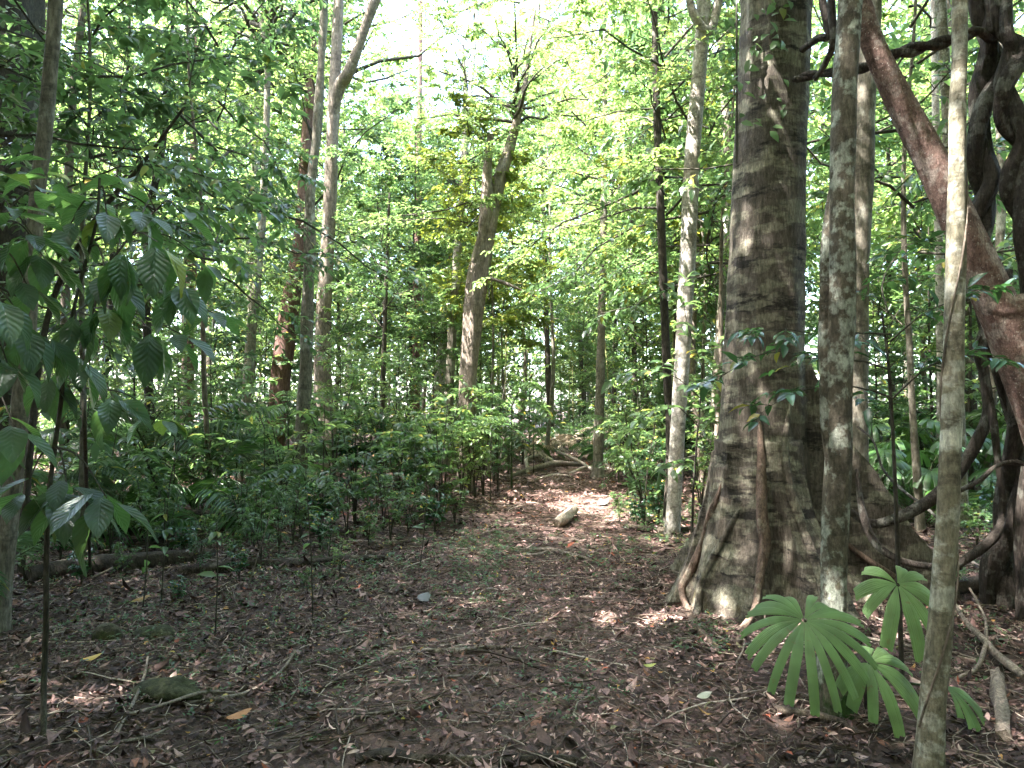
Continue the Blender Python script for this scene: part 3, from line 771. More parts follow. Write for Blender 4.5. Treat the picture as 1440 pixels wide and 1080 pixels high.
# the thin vine that spirals round the pale pole
mb = MB(); zz = np.linspace(.3, 2.6, 70); j = [int(np.argmin(np.abs(P5[:, 2] - q))) for q in zz]
C = np.array([[np.interp(q, P5[:, 2], P5[:, k]) for k in range(4)] for q in zz]); an = zz * 4.2 + 2
tube(mb, np.stack([C[:, 0] + np.cos(an) * (C[:, 3] + .004), C[:, 1] + np.sin(an) * (C[:, 3] + .004), C[:, 2]], -1), .0045, 6, 0, .1)
o = mb.build('spiral_vine', M['bark_brown']); tag(o, 'thin brown vine wound in a spiral round the pale pole trunk', 'vine')

tree('white-barked straight tree at the right path edge with sunlit bands', [(991, -20, 24), (983, 100, 25), (973, 230, 26), (965, 400, 27), (956, 560, 25), (949, 680, 24), (945, 752, 24)], 8.7, 'bark_white', 16, [(C1, 11, .9)], seed=7, rough=.03, flare=.15,
     limbs=[([(1012, -10, 13), (1000, 40, 13), (985, 36, 13), (972, 10, 12), (965, -30, 10)], 8.5)])
tree('thin dark tree with level leafy branches, left of the white-barked tree', [(921, -20, 9), (921, 60, 11), (924, 170, 13), (930, 320, 14), (936, 480, 14), (942, 620, 14), (939, 735, 14)], 9.5, 'bark_dark', 9.5, [(LAYER[3], 0.3, .98, 3.6)], seed=8, sides=9)
tree('slim grey tree standing right of where the path ends', [(850, 200, 9), (849, 320, 11), (846, 450, 13), (843, 560, 15), (841, 672, 17)], 15.6, 'bark_grey', 12, [(LAYER[1], 1.6, 1.25)], seed=9, rough=.05)
tree('grey hollow-trunked tree that forks high up, left of the path', [(738, 120, 8), (722, 190, 15), (700, 260, 23), (684, 330, 30), (670, 400, 33), (662, 480, 29), (657, 560, 27), (653, 690, 26)], 13.6, 'bark_brown', 9.4, [(LAYER[3], 1.9, .8), (C1, 7.0, .5, .3), (LAYER[5], 2.6, .75, 1.0)], seed=10, rough=.09, sides=18,
     limbs=[([(676, 370, 22), (683, 300, 18), (686, 240, 14), (690, 190, 10)], 13.3), ([(668, 395, 12), (690, 392, 6), (720, 402, 4), (755, 418, 2)], 13.2)])
tree('thin crooked grey tree left of the hollow forked one, topping in the sky gap', [(652, 85, 6), (655, 140, 9), (653, 220, 10), (647, 310, 12), (640, 400, 14), (634, 500, 15), (629, 640, 15)], 17, 'bark_grey', 10.5, [], seed=11, rough=.06,
     limbs=[([(653, 100, 5), (645, 88, 4), (638, 85, 2)], 17), ([(652, 200, 4), (662, 160, 3), (664, 130, 2)], 17)])
tree('pale smooth trunk partly hidden behind the thin crooked tree', [(645, 330, 12), (634, 410, 16), (622, 500, 19), (613, 585, 20), (606, 660, 20)], 21, 'bark_white', 15, [(C3, 13.5, .6)], seed=12)
tree('reddish shaggy-barked straight trunk deep among the green saplings', [(588, 300, 12), (586, 420, 14), (584, 520, 15), (583, 640, 16)], 22, 'bark_redbrown', 17, [(C1, 14.5, .6)], seed=13, rough=.08)
tree('black-stemmed thin young tree with a loose crown left of the reddish shaggy trunk', [(546, 330, 5), (543, 400, 7), (539, 520, 8), (535, 655, 9)], 14.5, 'bark_dark', 7.2, [(LAYER[0], -.2, .8)], seed=14, sides=8)
tree('pale bumpy trunk of the close pair, the front one of the two', [(457, -20, 12), (452, 80, 13), (446, 180, 15), (437, 270, 17), (434, 400, 20), (429, 530, 21), (422, 650, 22)], 11.6, 'bark_grey', 13, [(C2, 9.3, .8)], seed=15, rough=.08)
tree('darker brown trunk of the close pair, behind the pale bumpy one', [(474, 60, 18), (468, 170, 20), (463, 300, 22), (456, 420, 25), (453, 520, 28), (462, 600, 25), (467, 665, 24)], 14.8, 'bark_brown', 15, [(C0, 10.2, .9)], seed=16, rough=.07,
     limbs=[([(466, 170, 15), (476, 124, 17), (490, 102, 17), (506, 62, 14), (522, 15, 14), (542, -30, 12)], 14.2)])
tree('thick dark brown trunk leaning right, behind the close pair', [(425, 300, 22), (418, 370, 26), (405, 450, 30), (394, 530, 34), (384, 640, 36)], 18.5, 'bark_redbrown', 14, [(C3, 9.8, .9)], seed=17, rough=.07)
tree('straight mid-grey tree with a fork, in front of the sunlit white trunk', [(392, -20, 9), (378, 60, 11), (375, 180, 11), (368, 320, 14), (356, 440, 17), (347, 560, 17), (344, 655, 18)], 15.5, 'bark_grey', 12, [(C0, 9.4, .8)], seed=18, rough=.05, limbs=[([(376, 80, 8), (368, 30, 7), (362, -30, 6)], 15.5)])
tree('bright white sunlit trunk behind the forked grey tree', [(356, 330, 11), (353, 400, 12), (350, 480, 12), (346, 645, 13)], 19.5, 'bark_white', 14, [(C3, 10, .8)], seed=19)
tree('dark crooked slim tree standing among the big-leaved saplings on the left', [(240, 80, 9), (234, 150, 11), (226, 220, 12), (212, 290, 14), (206, 370, 14), (207, 470, 15), (210, 580, 17), (212, 690, 18)], 11.5, 'bark_dark', 8.3, [(LAYER[4], .3, .95)], seed=20, rough=.05)
tree('smooth grey slanting pole tree close by at the left edge', [(80, -20, 23), (72, 80, 23), (64, 180, 24), (52, 280, 25), (42, 420, 27), (30, 560, 29), (16, 700, 30), (-4, 880, 32)], 4.85, 'bark_grey', 12.5, [(WIDEC, 8.2, 1.0, 1.0, (-1.0, -2.2, 0))], seed=21, rough=.03, sides=18)
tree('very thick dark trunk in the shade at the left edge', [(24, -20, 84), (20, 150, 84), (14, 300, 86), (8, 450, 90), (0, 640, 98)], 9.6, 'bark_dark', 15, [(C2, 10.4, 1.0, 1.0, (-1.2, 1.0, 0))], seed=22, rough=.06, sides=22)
tree('slim brown trunk between the slanting pole tree and the dark crooked slim tree', [(118, 0, 12), (104, 120, 14), (96, 260, 15), (92, 420, 16), (90, 660, 18)], 10.5, 'bark_brown', 11, [(C0, 8.2, .7)], seed=23)
tree('reddish smooth trunk glimpsed between the dark crooked slim tree and the white sunlit one', [(272, 250, 16), (270, 350, 18), (266, 450, 20), (262, 640, 22)], 19, 'bark_redbrown', 14, [(C2, 10, .85)], seed=24)
tree('slender grey tree just right of the white-barked one, beside the huge trunk', [(1010, 20, 12), (1018, 120, 13), (1024, 230, 14), (1022, 340, 13), (1010, 480, 12), (1000, 660, 12)], 12, 'bark_grey', 10, [(LAYER[2], 1.2, .9)], seed=25)
tree('pale trunk behind the slender right-hand pole, deep in the undergrowth', [(1318, 250, 14), (1322, 420, 16), (1325, 560, 18), (1323, 690, 19)], 10.5, 'bark_white', 13, [(C1, 10.5, .55)], seed=26)
tree('brown mottled trunk between the leaning red trunk and the twisted vines', [(1322, -20, 20), (1328, 80, 20), (1334, 200, 20), (1340, 380, 20), (1352, 700, 22)], 8.6, 'bark_pale', 13, [(C2, 10.5, .55)], seed=27)
tree('flaky pale trunk seen between the two twisted vines at the right edge', [(1404, -20, 14), (1406, 150, 15), (1408, 300, 16), (1400, 420, 16), (1390, 690, 18)], 11.5, 'bark_grey', 13, [(C3, 10.5, .55)], seed=28)

# ---- woody climbers
def liana(label, pts, mt='bark_liana', twist=0.0, turns=3, rough=.08, name='liana', sides=10, n=70):
    A = np.array([[*at(x, y, yy), w_ / 2 / F * yy * .86] for x, y, yy, w_ in pts]); S = spline(A, n); S[:, 3] = np.maximum(S[:, 3], .003)
    mb = MB()
    if twist:
        T, U, W = frames(S[:, :3]); a = np.linspace(0, turns * 2 * PI, n)
        for ph in (0, PI):
            o_ = (U * np.cos(a + ph)[:, None] + W * np.sin(a + ph)[:, None]) * (S[:, 3] * twist)[:, None]
            tube(mb, S[:, :3] + o_, S[:, 3] * .72, sides, 0, rough, int(pts[0][0]) + int(ph))
    else: tube(mb, S[:, :3], S[:, 3], sides, 0, rough, int(pts[0][0]))
    o = mb.build(name, M[mt]); base = S[np.argmin(S[:, 2]), :3]
    me = o.data; me.transform(__import__('mathutils').Matrix.Translation(Vector(-base))); o.location = base
    return tag(o, label, 'vine')


liana('fat twisted black vine in thick S-bends, left of two at the right edge', [(1380, -40, 5.2, 30), (1388, 40, 5.2, 32), (1398, 95, 5.2, 38), (1380, 150, 5.2, 40), (1378, 215, 5.2, 34), (1388, 260, 5.2, 36), (1378, 310, 5.2, 34), (1372, 380, 5.2, 26), (1390, 460, 5.3, 24), (1420, 560, 5.3, 26), (1432, 640, 5.3, 34), (1418, 720, 5.3, 40), (1408, 800, 5.3, 42), (1402, 880, 5.3, 34), (1400, 935, 5.3, 28)], twist=.55, turns=3.5, n=130, rough=.13, sides=14)
liana('fat wavy black vine along the right edge, right of its twin', [(1408, -40, 5.0, 26), (1412, 40, 5.0, 28), (1428, 72, 5.0, 34), (1412, 120, 5.0, 36), (1420, 165, 5.0, 34), (1440, 205, 5.0, 36), (1428, 260, 5.0, 36), (1440, 320, 5.0, 34), (1456, 420, 5.0, 32), (1460, 600, 5.0, 32), (1445, 780, 5.0, 34), (1440, 940, 5.0, 36)], twist=.5, turns=3, n=130, rough=.13, sides=14)
liana('thick black vine bridging level from the huge trunk to the twisted vines', [(1118, 112, 5.35, 14), (1150, 104, 5.2, 13), (1190, 100, 5.0, 14), (1225, 92, 4.95, 16), (1262, 76, 4.95, 20), (1300, 66, 4.95, 20), (1340, 56, 4.95, 18), (1372, 46, 5.0, 18), (1402, 52, 5.1, 18)], twist=.5, turns=4)
liana('dark looping vine that crosses beside the mossy blotched trunk up high', [(1128, 70, 5.3, 10), (1150, 54, 5.0, 12), (1166, 50, 4.9, 12), (1160, 20, 4.9, 12), (1150, -40, 4.9, 12)], n=50)
liana('dark forked vine hanging beside the mossy blotched trunk', [(1166, -40, 4.7, 11), (1170, 20, 4.7, 12), (1172, 60, 4.7, 11), (1160, 90, 4.8, 10), (1145, 112, 4.9, 9)], n=50)
liana('low brown vine arching from the buttress towards the pale pole', [(1205, 660, 5.2, 6), (1212, 715, 5.1, 11), (1228, 760, 5.0, 13), (1262, 786, 4.9, 12), (1305, 796, 4.9, 11), (1335, 790, 5.0, 10)], n=60)
liana('thick brown vine rising from the buttress behind the pale pole and forking up', [(1190, 716, 5.4, 10), (1225, 735, 5.3, 14), (1265, 728, 5.2, 17), (1310, 702, 5.2, 19), (1345, 668, 5.2, 20), (1372, 620, 5.2, 18), (1390, 580, 5.2, 16), (1385, 530, 5.2, 15), (1378, 490, 5.2, 17), (1395, 440, 5.2, 16), (1420, 380, 5.2, 12)], n=80)
liana('branching brown vine that loops low behind the pale pole to the right edge', [(1345, 795, 5.0, 12), (1375, 775, 5.0, 16), (1400, 752, 5.0, 14), (1410, 720, 5.1, 10), (1405, 660, 5.1, 10), (1396, 590, 5.15, 12), (1392, 560, 5.2, 10)], n=60)
liana('slender black vine sagging from the right edge across to the pale pole', [(1450, 655, 4.6, 5), (1425, 650, 4.6, 8), (1400, 656, 4.6, 7), (1378, 675, 4.6, 8), (1350, 690, 4.7, 7), (1320, 705, 4.8, 6)], n=40)
liana('thin dark vine drooping between the grey trunk and the pale pole', [(1206, 600, 6.6, 3), (1228, 620, 6.4, 3.5), (1242, 660, 6.2, 4), (1270, 690, 6, 5), (1300, 712, 5.8, 5), (1325, 735, 5.6, 5)], n=40)

# ------------------------------------------------------------------ near plants on the left
def stem_path(pts, Y):
    return np.array([at(x, y, Y if len(r) == 0 else r[0]) for x, y, *r in pts])


def big_leaf_sapling(label, stem, Y, nodes, stem_w, leaf, seed):
    """stem pixels from the ground up; nodes (px, py, Y, number of leaves, hang, from-stem index)"""
    r_ = np.random.default_rng(seed)
    pts = stem_path(stem, Y); base = gp(*stem[0][:2]) if stem[0][1] > 600 else pts[0].copy()
    pts[0] = base - np.array([0, 0, .1]); base = base.copy()
    root = empty('broadleaf_sapling', base, label, 'sapling')
    S = spline(pts, 40); mb = MB(); tube(mb, S - base, np.linspace(stem_w, stem_w * .4, 40), 8, 0, .06, seed)
    P, D, NN, L = [], [], [], []
    for (x, y, yy, k, hang, lf) in nodes:
        c = at(x, y, yy); j = int(np.argmin(np.abs(S[:, 2] - (c[2] + .18)) + .3 * np.linalg.norm(S[:, :2] - c[:2], axis=1)))
        j = min(j, 38)
        mid = (S[j] + c) / 2 + np.array([0, 0, .06])
        B = spline(np.array([S[j], mid, c]), 12); tube(mb, B - base, np.linspace(stem_w * .38, stem_w * .2, 12), 6, 0)
        d0 = nrm(c - S[j]) if np.linalg.norm(c - S[j]) > .05 else np.array([0, 0, 1.])
        for i in range(k + 1):
            a = i * 2.4 + r_.uniform(0, .8); hd = np.array([math.cos(a), math.sin(a), 0]) * .8 + d0 * .45
            d = nrm(hd * (1 - .65 * hang) + np.array([0, 0, -1.0]) * hang * r_.uniform(.6, 1.3) + np.array([0, 0, .12]))
            back = r_.uniform(0, .10) * (i / max(1, k))
            p0 = c - d0 * back; p1 = p0 + d * .03
            P.append(p1 - base); D.append(d); NN.append(np.array([0, 0, 1.]) + .5 * nrm(hd) + r_.normal(0, .18, 3)); L.append(leaf * lf * r_.uniform(.72, 1.1))
    emit_leaves(mb, P, D, NN, L, r_.uniform(.40, .5, len(P)), 'near', 1, r_.uniform(.5, 1.3, len(P)))
    st = MB(); lv = MB()
    # wood and leaves as two parts
    for V, (F_, m_) in [(0, f) for f in []]: pass
    offs = np.cumsum([0] + [len(v) for v in mb.V])
    for v, (f, m_), u, o_ in zip(mb.V, mb.Fs, mb.UV, offs):
        (lv if m_ == 1 else st).add(v, f - o_, 0, u)
    st.build('stem', M['twig'], root); lv.build('leaves', M['leaf_big'], root)
    TREES.append((to_px(base)[0], base[1], 12))


big_leaf_sapling('near sapling with a thin dark stem and one low whorl of big drooping corrugated leaves', [(62, 1046), (62, 960), (65, 850), (67, 720), (76, 640), (86, 560), (94, 480), (112, 400), (135, 315), (140, 250)], 3.3,
                 [(95, 690, 3.2, 7, .22, .95), (150, 700, 3.05, 4, .4, .95), (35, 692, 3.2, 4, .2, .9), (150, 385, 3.1, 3, .55, .8), (105, 450, 3.2, 3, .6, .85), (150, 300, 3.3, 4, .35, .8), (95, 325, 3.25, 3, .3, .75), (70, 530, 3.3, 3, .5, .8)], .014, .29, 1)
big_leaf_sapling('taller sapling with big veined leaves hanging limply from thin twigs at left', [(128, 800), (120, 640), (118, 520), (128, 450), (150, 380), (185, 330), (225, 290)], 3.9,
                 [(130, 280, 3.4, 4, .4, .8), (65, 470, 3.1, 3, .6, .9), (160, 560, 3.6, 3, .5, .85), (60, 245, 3.5, 4, .3, .75), (180, 255, 3.6, 4, .3, .7), (170, 350, 3.0, 3, .8, 1.0), (222, 340, 2.95, 3, .8, 1.0), (215, 465, 3.2, 3, .85, 1.1),
                  (255, 470, 3.3, 3, .55, .9), (255, 300, 3.6, 4, .3, .75), (300, 440, 3.7, 4, .3, .75), (110, 500, 3.4, 3, .7, .95), (290, 370, 3.8, 3, .4, .75), (230, 590, 4.2, 4, .3, .8), (255, 400, 3.4, 4, .7, .95), (150, 430, 3.2, 4, .7, 1.0), (200, 300, 3.4, 4, .4, .8)], .012, .27, 2)
big_leaf_sapling('leafy sapling at the very left edge with shiny upturned leaves', [(-30, 960), (-34, 760), (-30, 560), (-25, 400), (0, 300)], 3.0,
                 [(15, 295, 2.9, 4, .2, .85), (45, 330, 3.0, 4, .3, .8), (0, 420, 2.7, 4, .5, 1.0), (40, 405, 3.0, 3, .4, .85), (10, 510, 2.8, 4, .45, .9), (-10, 235, 3, 4, .15, .8), (20, 600, 2.9, 3, .4, .9), (60, 360, 3.1, 4, .45, .85), (35, 460, 2.9, 4, .6, .95), (75, 270, 3.2, 3, .3, .8)], .013, .25, 3)


def branch_shrub(label, stem, Y, limbs, leaf, ratio, lm, seed, kind='mid', name='sapling', tw=7, sub=1, per=7, droop=.2, tl=.36, stem_w=.014, leaf_droop=.3, wood='bark_dark'):
    """sapling with hand placed side branches; limbs: pixel/depth polylines"""
    r_ = np.random.default_rng(seed); pts = stem_path(stem, Y); base = np.array([pts[0][0], pts[0][1], float(gz(pts[0][0], pts[0][1]))]); pts[0] = base - [0, 0, .1]
    root = empty(name, base, label, 'sapling')
    S = spline(pts, 30); mb = MB(); tube(mb, S - base, np.linspace(stem_w, stem_w * .4, 30), 8, 0, .05, seed); mb.build('stem', M[wood], root)
    mb = MB(); ls = []
    for lb in limbs:
        P = np.array([at(*q) for q in lb]); P = spline(P, 8) - base; ls.append((P, .006, float(np.linalg.norm(np.diff(P, axis=0), axis=1).sum())))
    branchy(mb, r_, ls, tw, sub, per, leaf, ratio, kind, tl=tl, droop=droop, t0=.12, leaf_droop=leaf_droop, flat=.3, twr=.003)
    mb.build('leaves', [M['twig'], M[lm]], root)


branch_shrub('dark sapling before the huge trunk with sprays of small shiny oval leaves', [(1268, 900), (1262, 760), (1256, 620), (1250, 520), (1240, 440)], 3.95,
             [[(1252, 470, 3.95), (1200, 468, 3.9), (1150, 470, 3.85), (1100, 462, 3.8), (1060, 470, 3.75)], [(1252, 520, 3.95), (1200, 505, 3.9), (1140, 505, 3.85), (1085, 490, 3.8), (1030, 520, 3.8), (1000, 540, 3.8)],
              [(1256, 560, 3.95), (1210, 545, 3.9), (1150, 545, 3.85), (1100, 560, 3.8), (1060, 590, 3.8)], [(1252, 480, 3.95), (1300, 440, 3.9), (1350, 420, 3.9), (1400, 400, 3.8)], [(1256, 560, 3.9), (1300, 520, 3.85), (1350, 500, 3.8), (1420, 510, 3.8)],
              [(1250, 440, 3.95), (1240, 400, 4.1), (1260, 360, 4.3), (1290, 330, 4.4)]], .11, .42, 'leaf_gloss', 31, tw=7, sub=0, per=7, tl=.26)
branch_shrub('bright green sapling with paired oblong leaflets, between the white-barked tree and the huge trunk', [(972, 745), (975, 690), (980, 620), (985, 560), (990, 500)], 7.4,
             [[(982, 600, 7.4), (950, 570, 7.2), (915, 580, 7.0), (890, 600, 7.0)], [(985, 560, 7.4), (950, 530, 7.0), (910, 520, 6.8), (872, 524, 6.7)], [(984, 560, 7.4), (1005, 520, 7.3), (1020, 470, 7.3)], [(978, 640, 7.4), (945, 650, 7.2), (915, 660, 7.1)],
              [(988, 520, 7.4), (965, 450, 7.4), (960, 400, 7.5)], [(980, 620, 7.4), (1000, 590, 7.4), (1015, 560, 7.3)]], .16, .42, 'leaf_mid', 32, tw=6, sub=0, per=6, tl=.3)
branch_shrub('light leafy twiggy tree leaning over from the upper left with green oval leaves', [(30, 700), (60, 480), (120, 330), (200, 230), (260, 150)], 6.2,
             [[(120, 330, 6.2), (180, 330, 6.0), (240, 340, 5.8), (300, 370, 5.6)], [(200, 230, 6.2), (260, 240, 6.0), (320, 260, 5.8), (380, 300, 5.7)], [(230, 190, 6.2), (290, 160, 6.0), (350, 130, 5.8), (400, 120, 5.7)],
              [(160, 280, 6.2), (130, 220, 6.0), (110, 150, 5.8), (100, 90, 5.7)], [(90, 400, 6.2), (50, 330, 6.0), (10, 270, 5.8)], [(200, 230, 6.2), (170, 150, 6.1), (180, 60, 6.0), (200, -20, 5.9)], [(260, 150, 6.2), (280, 60, 6.1), (320, -30, 6)], [(140, 300, 6.2), (190, 280, 5.6), (250, 290, 5.3)]],
             .15, .42, 'leaf_mid', 33, tw=7, sub=1, per=7, tl=.34, stem_w=.03)


# ------------------------------------------------------------------ palms
def fan_leaf(mb, c, axis, normal, R, nseg, spread, droop, r_, split=.96, wmax=.05, mat=0, rows=11, notch=.03):
    axis = nrm(axis); normal = nrm(normal - axis * (np.dot(normal, axis))); side = np.cross(normal, axis)
    dang = 2 * spread / nseg
    for k in range(nseg):
        a = -spread + (k + .5) * dang + r_.normal(0, dang * .08)
        d = axis * math.cos(a) + side * math.sin(a); s = -axis * math.sin(a) + side * math.cos(a)
        rr = R * (1 - (.36 if rows > 8 else .16) * abs(a) / spread) * r_.uniform(.92, 1.04); dr = droop * r_.uniform(.75, 1.25)
        t = np.linspace(.04, 1, rows); wm = wmax * r_.uniform(.75, 1.15)
        hw = np.minimum(np.tan(dang / 2 * .98) * t * rr, wm * (1 - .12 * np.clip((t - .8) / .2, 0, 1)))
        C = c + d * (t * rr * (1 - .22 * dr * t ** 2))[:, None] + normal * (.06 * rr * np.sin(t * PI))[:, None] - np.array([0, 0, 1.]) * (dr * rr * t ** 2.1)[:, None]
        tn = np.array([-1, -.5, 0, .5, 1.])
        V = C[:, None] + s * (tn[None, :, None] * hw[:, None, None]) + normal * (np.array([.0, .55, .3, .55, .0])[None, :, None] * hw[:, None, None] * .45)
        V[-1, ::2] += -d * r_.uniform(0, notch, (3, 1)) * rr; V[-1, 1::2] += d * r_.uniform(0, notch * .6, (2, 1)) * rr
        i = np.arange(rows * 5).reshape(rows, 5)
        f = np.stack([i[:-1, :-1], i[:-1, 1:], i[1:, 1:], i[1:, :-1]], -1).reshape(-1, 4)
        uv = np.stack(np.broadcast_arrays(t[:, None], np.linspace(0, 1, 5)[None]), -1).reshape(-1, 2)
        mb.add(V.reshape(-1, 3), f, mat, uv)


def front_palm():
    r_ = np.random.default_rng(4)
    base = gp(1222, 1000); root = empty('fan_palm', base, 'small fan palm with broad blunt-ended pleated leaflets in front of the buttressed trunk', 'palm')
    mb = MB(); tube(mb, spline(np.array([base + [0, 0, -.1], base + [.01, 0, .08], base + [0, .02, .2]]), 10) - base, np.linspace(.032, .024, 10), 10, 0, .15, 3); mb.build('stump', M['wood_rot'], root)
    crown = base + np.array([0, .02, .18])
    for (px, py, Y, axis, nrm_, R, ns, sp, dr, wm, mid) in (
            (1131, 872, 3.05, (-.14, -.62, -.58), (-.1, -.70, .68), .345, 19, 2.95, .30, .0225, (1180, 915, 3.2)),
            (1262, 822, 3.25, (.22, -.5, -.7), (.1, -.75, .6), .28, 10, 2.7, .36, .03, (1243, 900, 3.3)),
            (1222, 932, 3.15, (.65, -.45, -.5), (.2, -.75, .6), .26, 9, 2.3, .36, .03, (1218, 960, 3.2)),
            (1330, 965, 3.35, (.4, -.3, -.3), (.3, -.6, .9), .2, 6, .9, .35, .04, (1270, 960, 3.3))):
        c = at(px, py, Y); m_ = at(*mid)
        st = MB(); S = spline(np.array([crown, m_, c]), 20); tube(st, S - base, np.linspace(.007, .0045, 20), 7)
        lf = MB(); fan_leaf(lf, c - base, np.array(axis), np.array(nrm_), R, ns, sp, dr, r_, wmax=wm)
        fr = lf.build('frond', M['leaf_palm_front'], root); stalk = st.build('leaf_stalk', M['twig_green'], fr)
front_palm()


def pinnate(mb, base, a, L, rise, nlf, leaflet, ratio, r_, droop=.8, wood=0, green=1, kind='mid', sag=1.0):
    n = 14; t = np.linspace(0, 1, n); d = np.array([math.cos(a), math.sin(a), 0])
    P = base + d * (L * t * (1 - .12 * t))[:, None] + np.array([0, 0, 1.]) * (L * (rise * t - droop * t ** 2.0))[:, None]
    tube(mb, P, np.linspace(.006, .002, n) * max(.6, L), 4, wood, caps=False)
    T = nrm(np.gradient(P, axis=0)); up = np.array([0, 0, 1.])
    k = np.linspace(.2, .99, nlf) * (n - 1); i = np.minimum(k.astype(int), n - 2); pos = P[i] + (P[i + 1] - P[i]) * (k - i)[:, None]; tt = T[i]
    sd = nrm(np.cross(tt, up))
    for s in (-1, 1):
        D = tt * .55 + sd * s + r_.normal(0, .07, (nlf, 3)) - up * .22 * sag
        env = np.sin(PI * np.clip(np.linspace(.12, .93, nlf), 0, 1)) ** .6
        emit_leaves(mb, pos, D, np.cross(D, tt) * s * 1.0 + up * .6 + r_.normal(0, .1, (nlf, 3)), leaflet * env * r_.uniform(.85, 1.1, nlf), ratio, kind, green, 1.2)


def pinnate_plant(name, seed, nfr, L, nlf, leaflet, ratio, lm, stem=0., rise=.9, droop=.8, kind='mid'):
    r_ = np.random.default_rng(seed); mb = MB()
    for i in range(nfr):
        pinnate(mb, np.array([0, 0, stem + r_.uniform(-.08, .08) * (stem > 0)]), i * 2.4 + r_.normal(0, .3), L * r_.uniform(.75, 1.1), rise * r_.uniform(.5, 1.25), nlf, leaflet, ratio, r_, droop * r_.uniform(.8, 1.2), kind=kind)
    cr = mesh_from(mb, name, [M['twig_green'], M[lm]])
    st = MB(); tube(st, np.array([[0, 0, -.12], [.01, .01, stem * .5], [0, 0, stem + .06]]), [.014, .011, .008], 7)
    return [('fronds', cr), ('stem', mesh_from(st, 'stem', M['twig_green']))]


def fan_plant(name, seed, n_, R, lm):
    r_ = np.random.default_rng(seed); mb = MB()
    for i in range(n_):
        a = i * 2.4 + r_.normal(0, .3); h = r_.uniform(.55, 1.25); o = r_.uniform(.25, .6)
        c = np.array([math.cos(a) * o, math.sin(a) * o, h]); tube(mb, spline(np.array([[0, 0, .05], c * [.4, .4, .7], c]), 8), .005, 4, 0, caps=False)
        fan_leaf(mb, c, np.array([math.cos(a), math.sin(a), -.3]), np.array([math.cos(a) * .3, math.sin(a) * .3, 1]), R * r_.uniform(.8, 1.1), 12, 2.4, .4, r_, wmax=.04, mat=1, rows=5)
    cr = mesh_from(mb, name, [M['twig_green'], M[lm]])
    st = MB(); tube(st, np.array([[0, 0, -.1], [0, 0, .06], [0, 0, .2]]), [.03, .028, .02], 7)
    return [('fronds', cr), ('stem', mesh_from(st, 'stem', M['twig']))]


def shrub(name, seed, H, ns, leaf, ratio, lm, spread=.34, per=7, tw=5, sub=1, kind='mid', ld=.35):
    r_ = np.random.default_rng(seed); mb = MB(); ls = []; st = MB()
    for i in range(ns):
        a = i * 2.4 + r_.normal(0, .4); h = H * r_.uniform(.6, 1.05); o = H * spread * r_.uniform(.3, 1)
        P = spline(np.array([[0, 0, -.08], [math.cos(a) * o * .2, math.sin(a) * o * .2, h * .45], [math.cos(a) * o, math.sin(a) * o, h]]), 9)
        tube(st, P, np.linspace(.009, .003, 9) * max(.7, H), 5, 0, caps=False)
        ls.append((P[3:], .003, h * .62))
    branchy(mb, r_, ls, tw, sub, per, leaf, ratio, kind, tl=.38, t0=.05, leaf_droop=ld)
    return [('leaves', mesh_from(mb, name, [M['twig'], M[lm]])), ('stem', mesh_from(st, 'stem', M['twig']))]


def whorl(name, seed, H, leaf, lm, tiers=3, per=8):
    r_ = np.random.default_rng(seed); mb = MB(); st = MB(); P, D, L = [], [], []
    S = spline(np.array([[0, 0, -.1], [r_.normal(0, .03), r_.normal(0, .03), H * .5], [r_.normal(0, .06), r_.normal(0, .06), H]]), 14)
    tube(st, S, np.linspace(.011, .005, 14), 6)
    for k in range(tiers):
        if k == 0: tips = [S[-1]]
        else:
            a = k * 2.1; tips = [S[-1 - 2 * k] + np.array([math.cos(a), math.sin(a), .35]) * r_.uniform(.18, .35), S[-2 - 2 * k] + np.array([math.cos(a + 3), math.sin(a + 3), .35]) * r_.uniform(.18, .35)]
        for c in tips:
            if k: tube(mb, np.array([S[-2 - 2 * k], (S[-2 - 2 * k] + c) / 2 + [0, 0, .02], c]), .0035, 4, 0, caps=False)
            for i in range(per):
                a = i * 2 * PI / per + r_.normal(0, .2); P.append(c - [0, 0, r_.uniform(0, .05)]); D.append([math.cos(a), math.sin(a), r_.uniform(-.15, .5)]); L.append(leaf * r_.uniform(.7, 1.1))
    n = len(P); emit_leaves(mb, P, D, np.array([0, 0, 1.]) + r_.normal(0, .2, (n, 3)), L, .36, 'mid', 1, 1.2)
    return [('leaves', mesh_from(mb, name, [M['twig'], M[lm]])), ('stem', mesh_from(st, 'stem', M['twig']))]


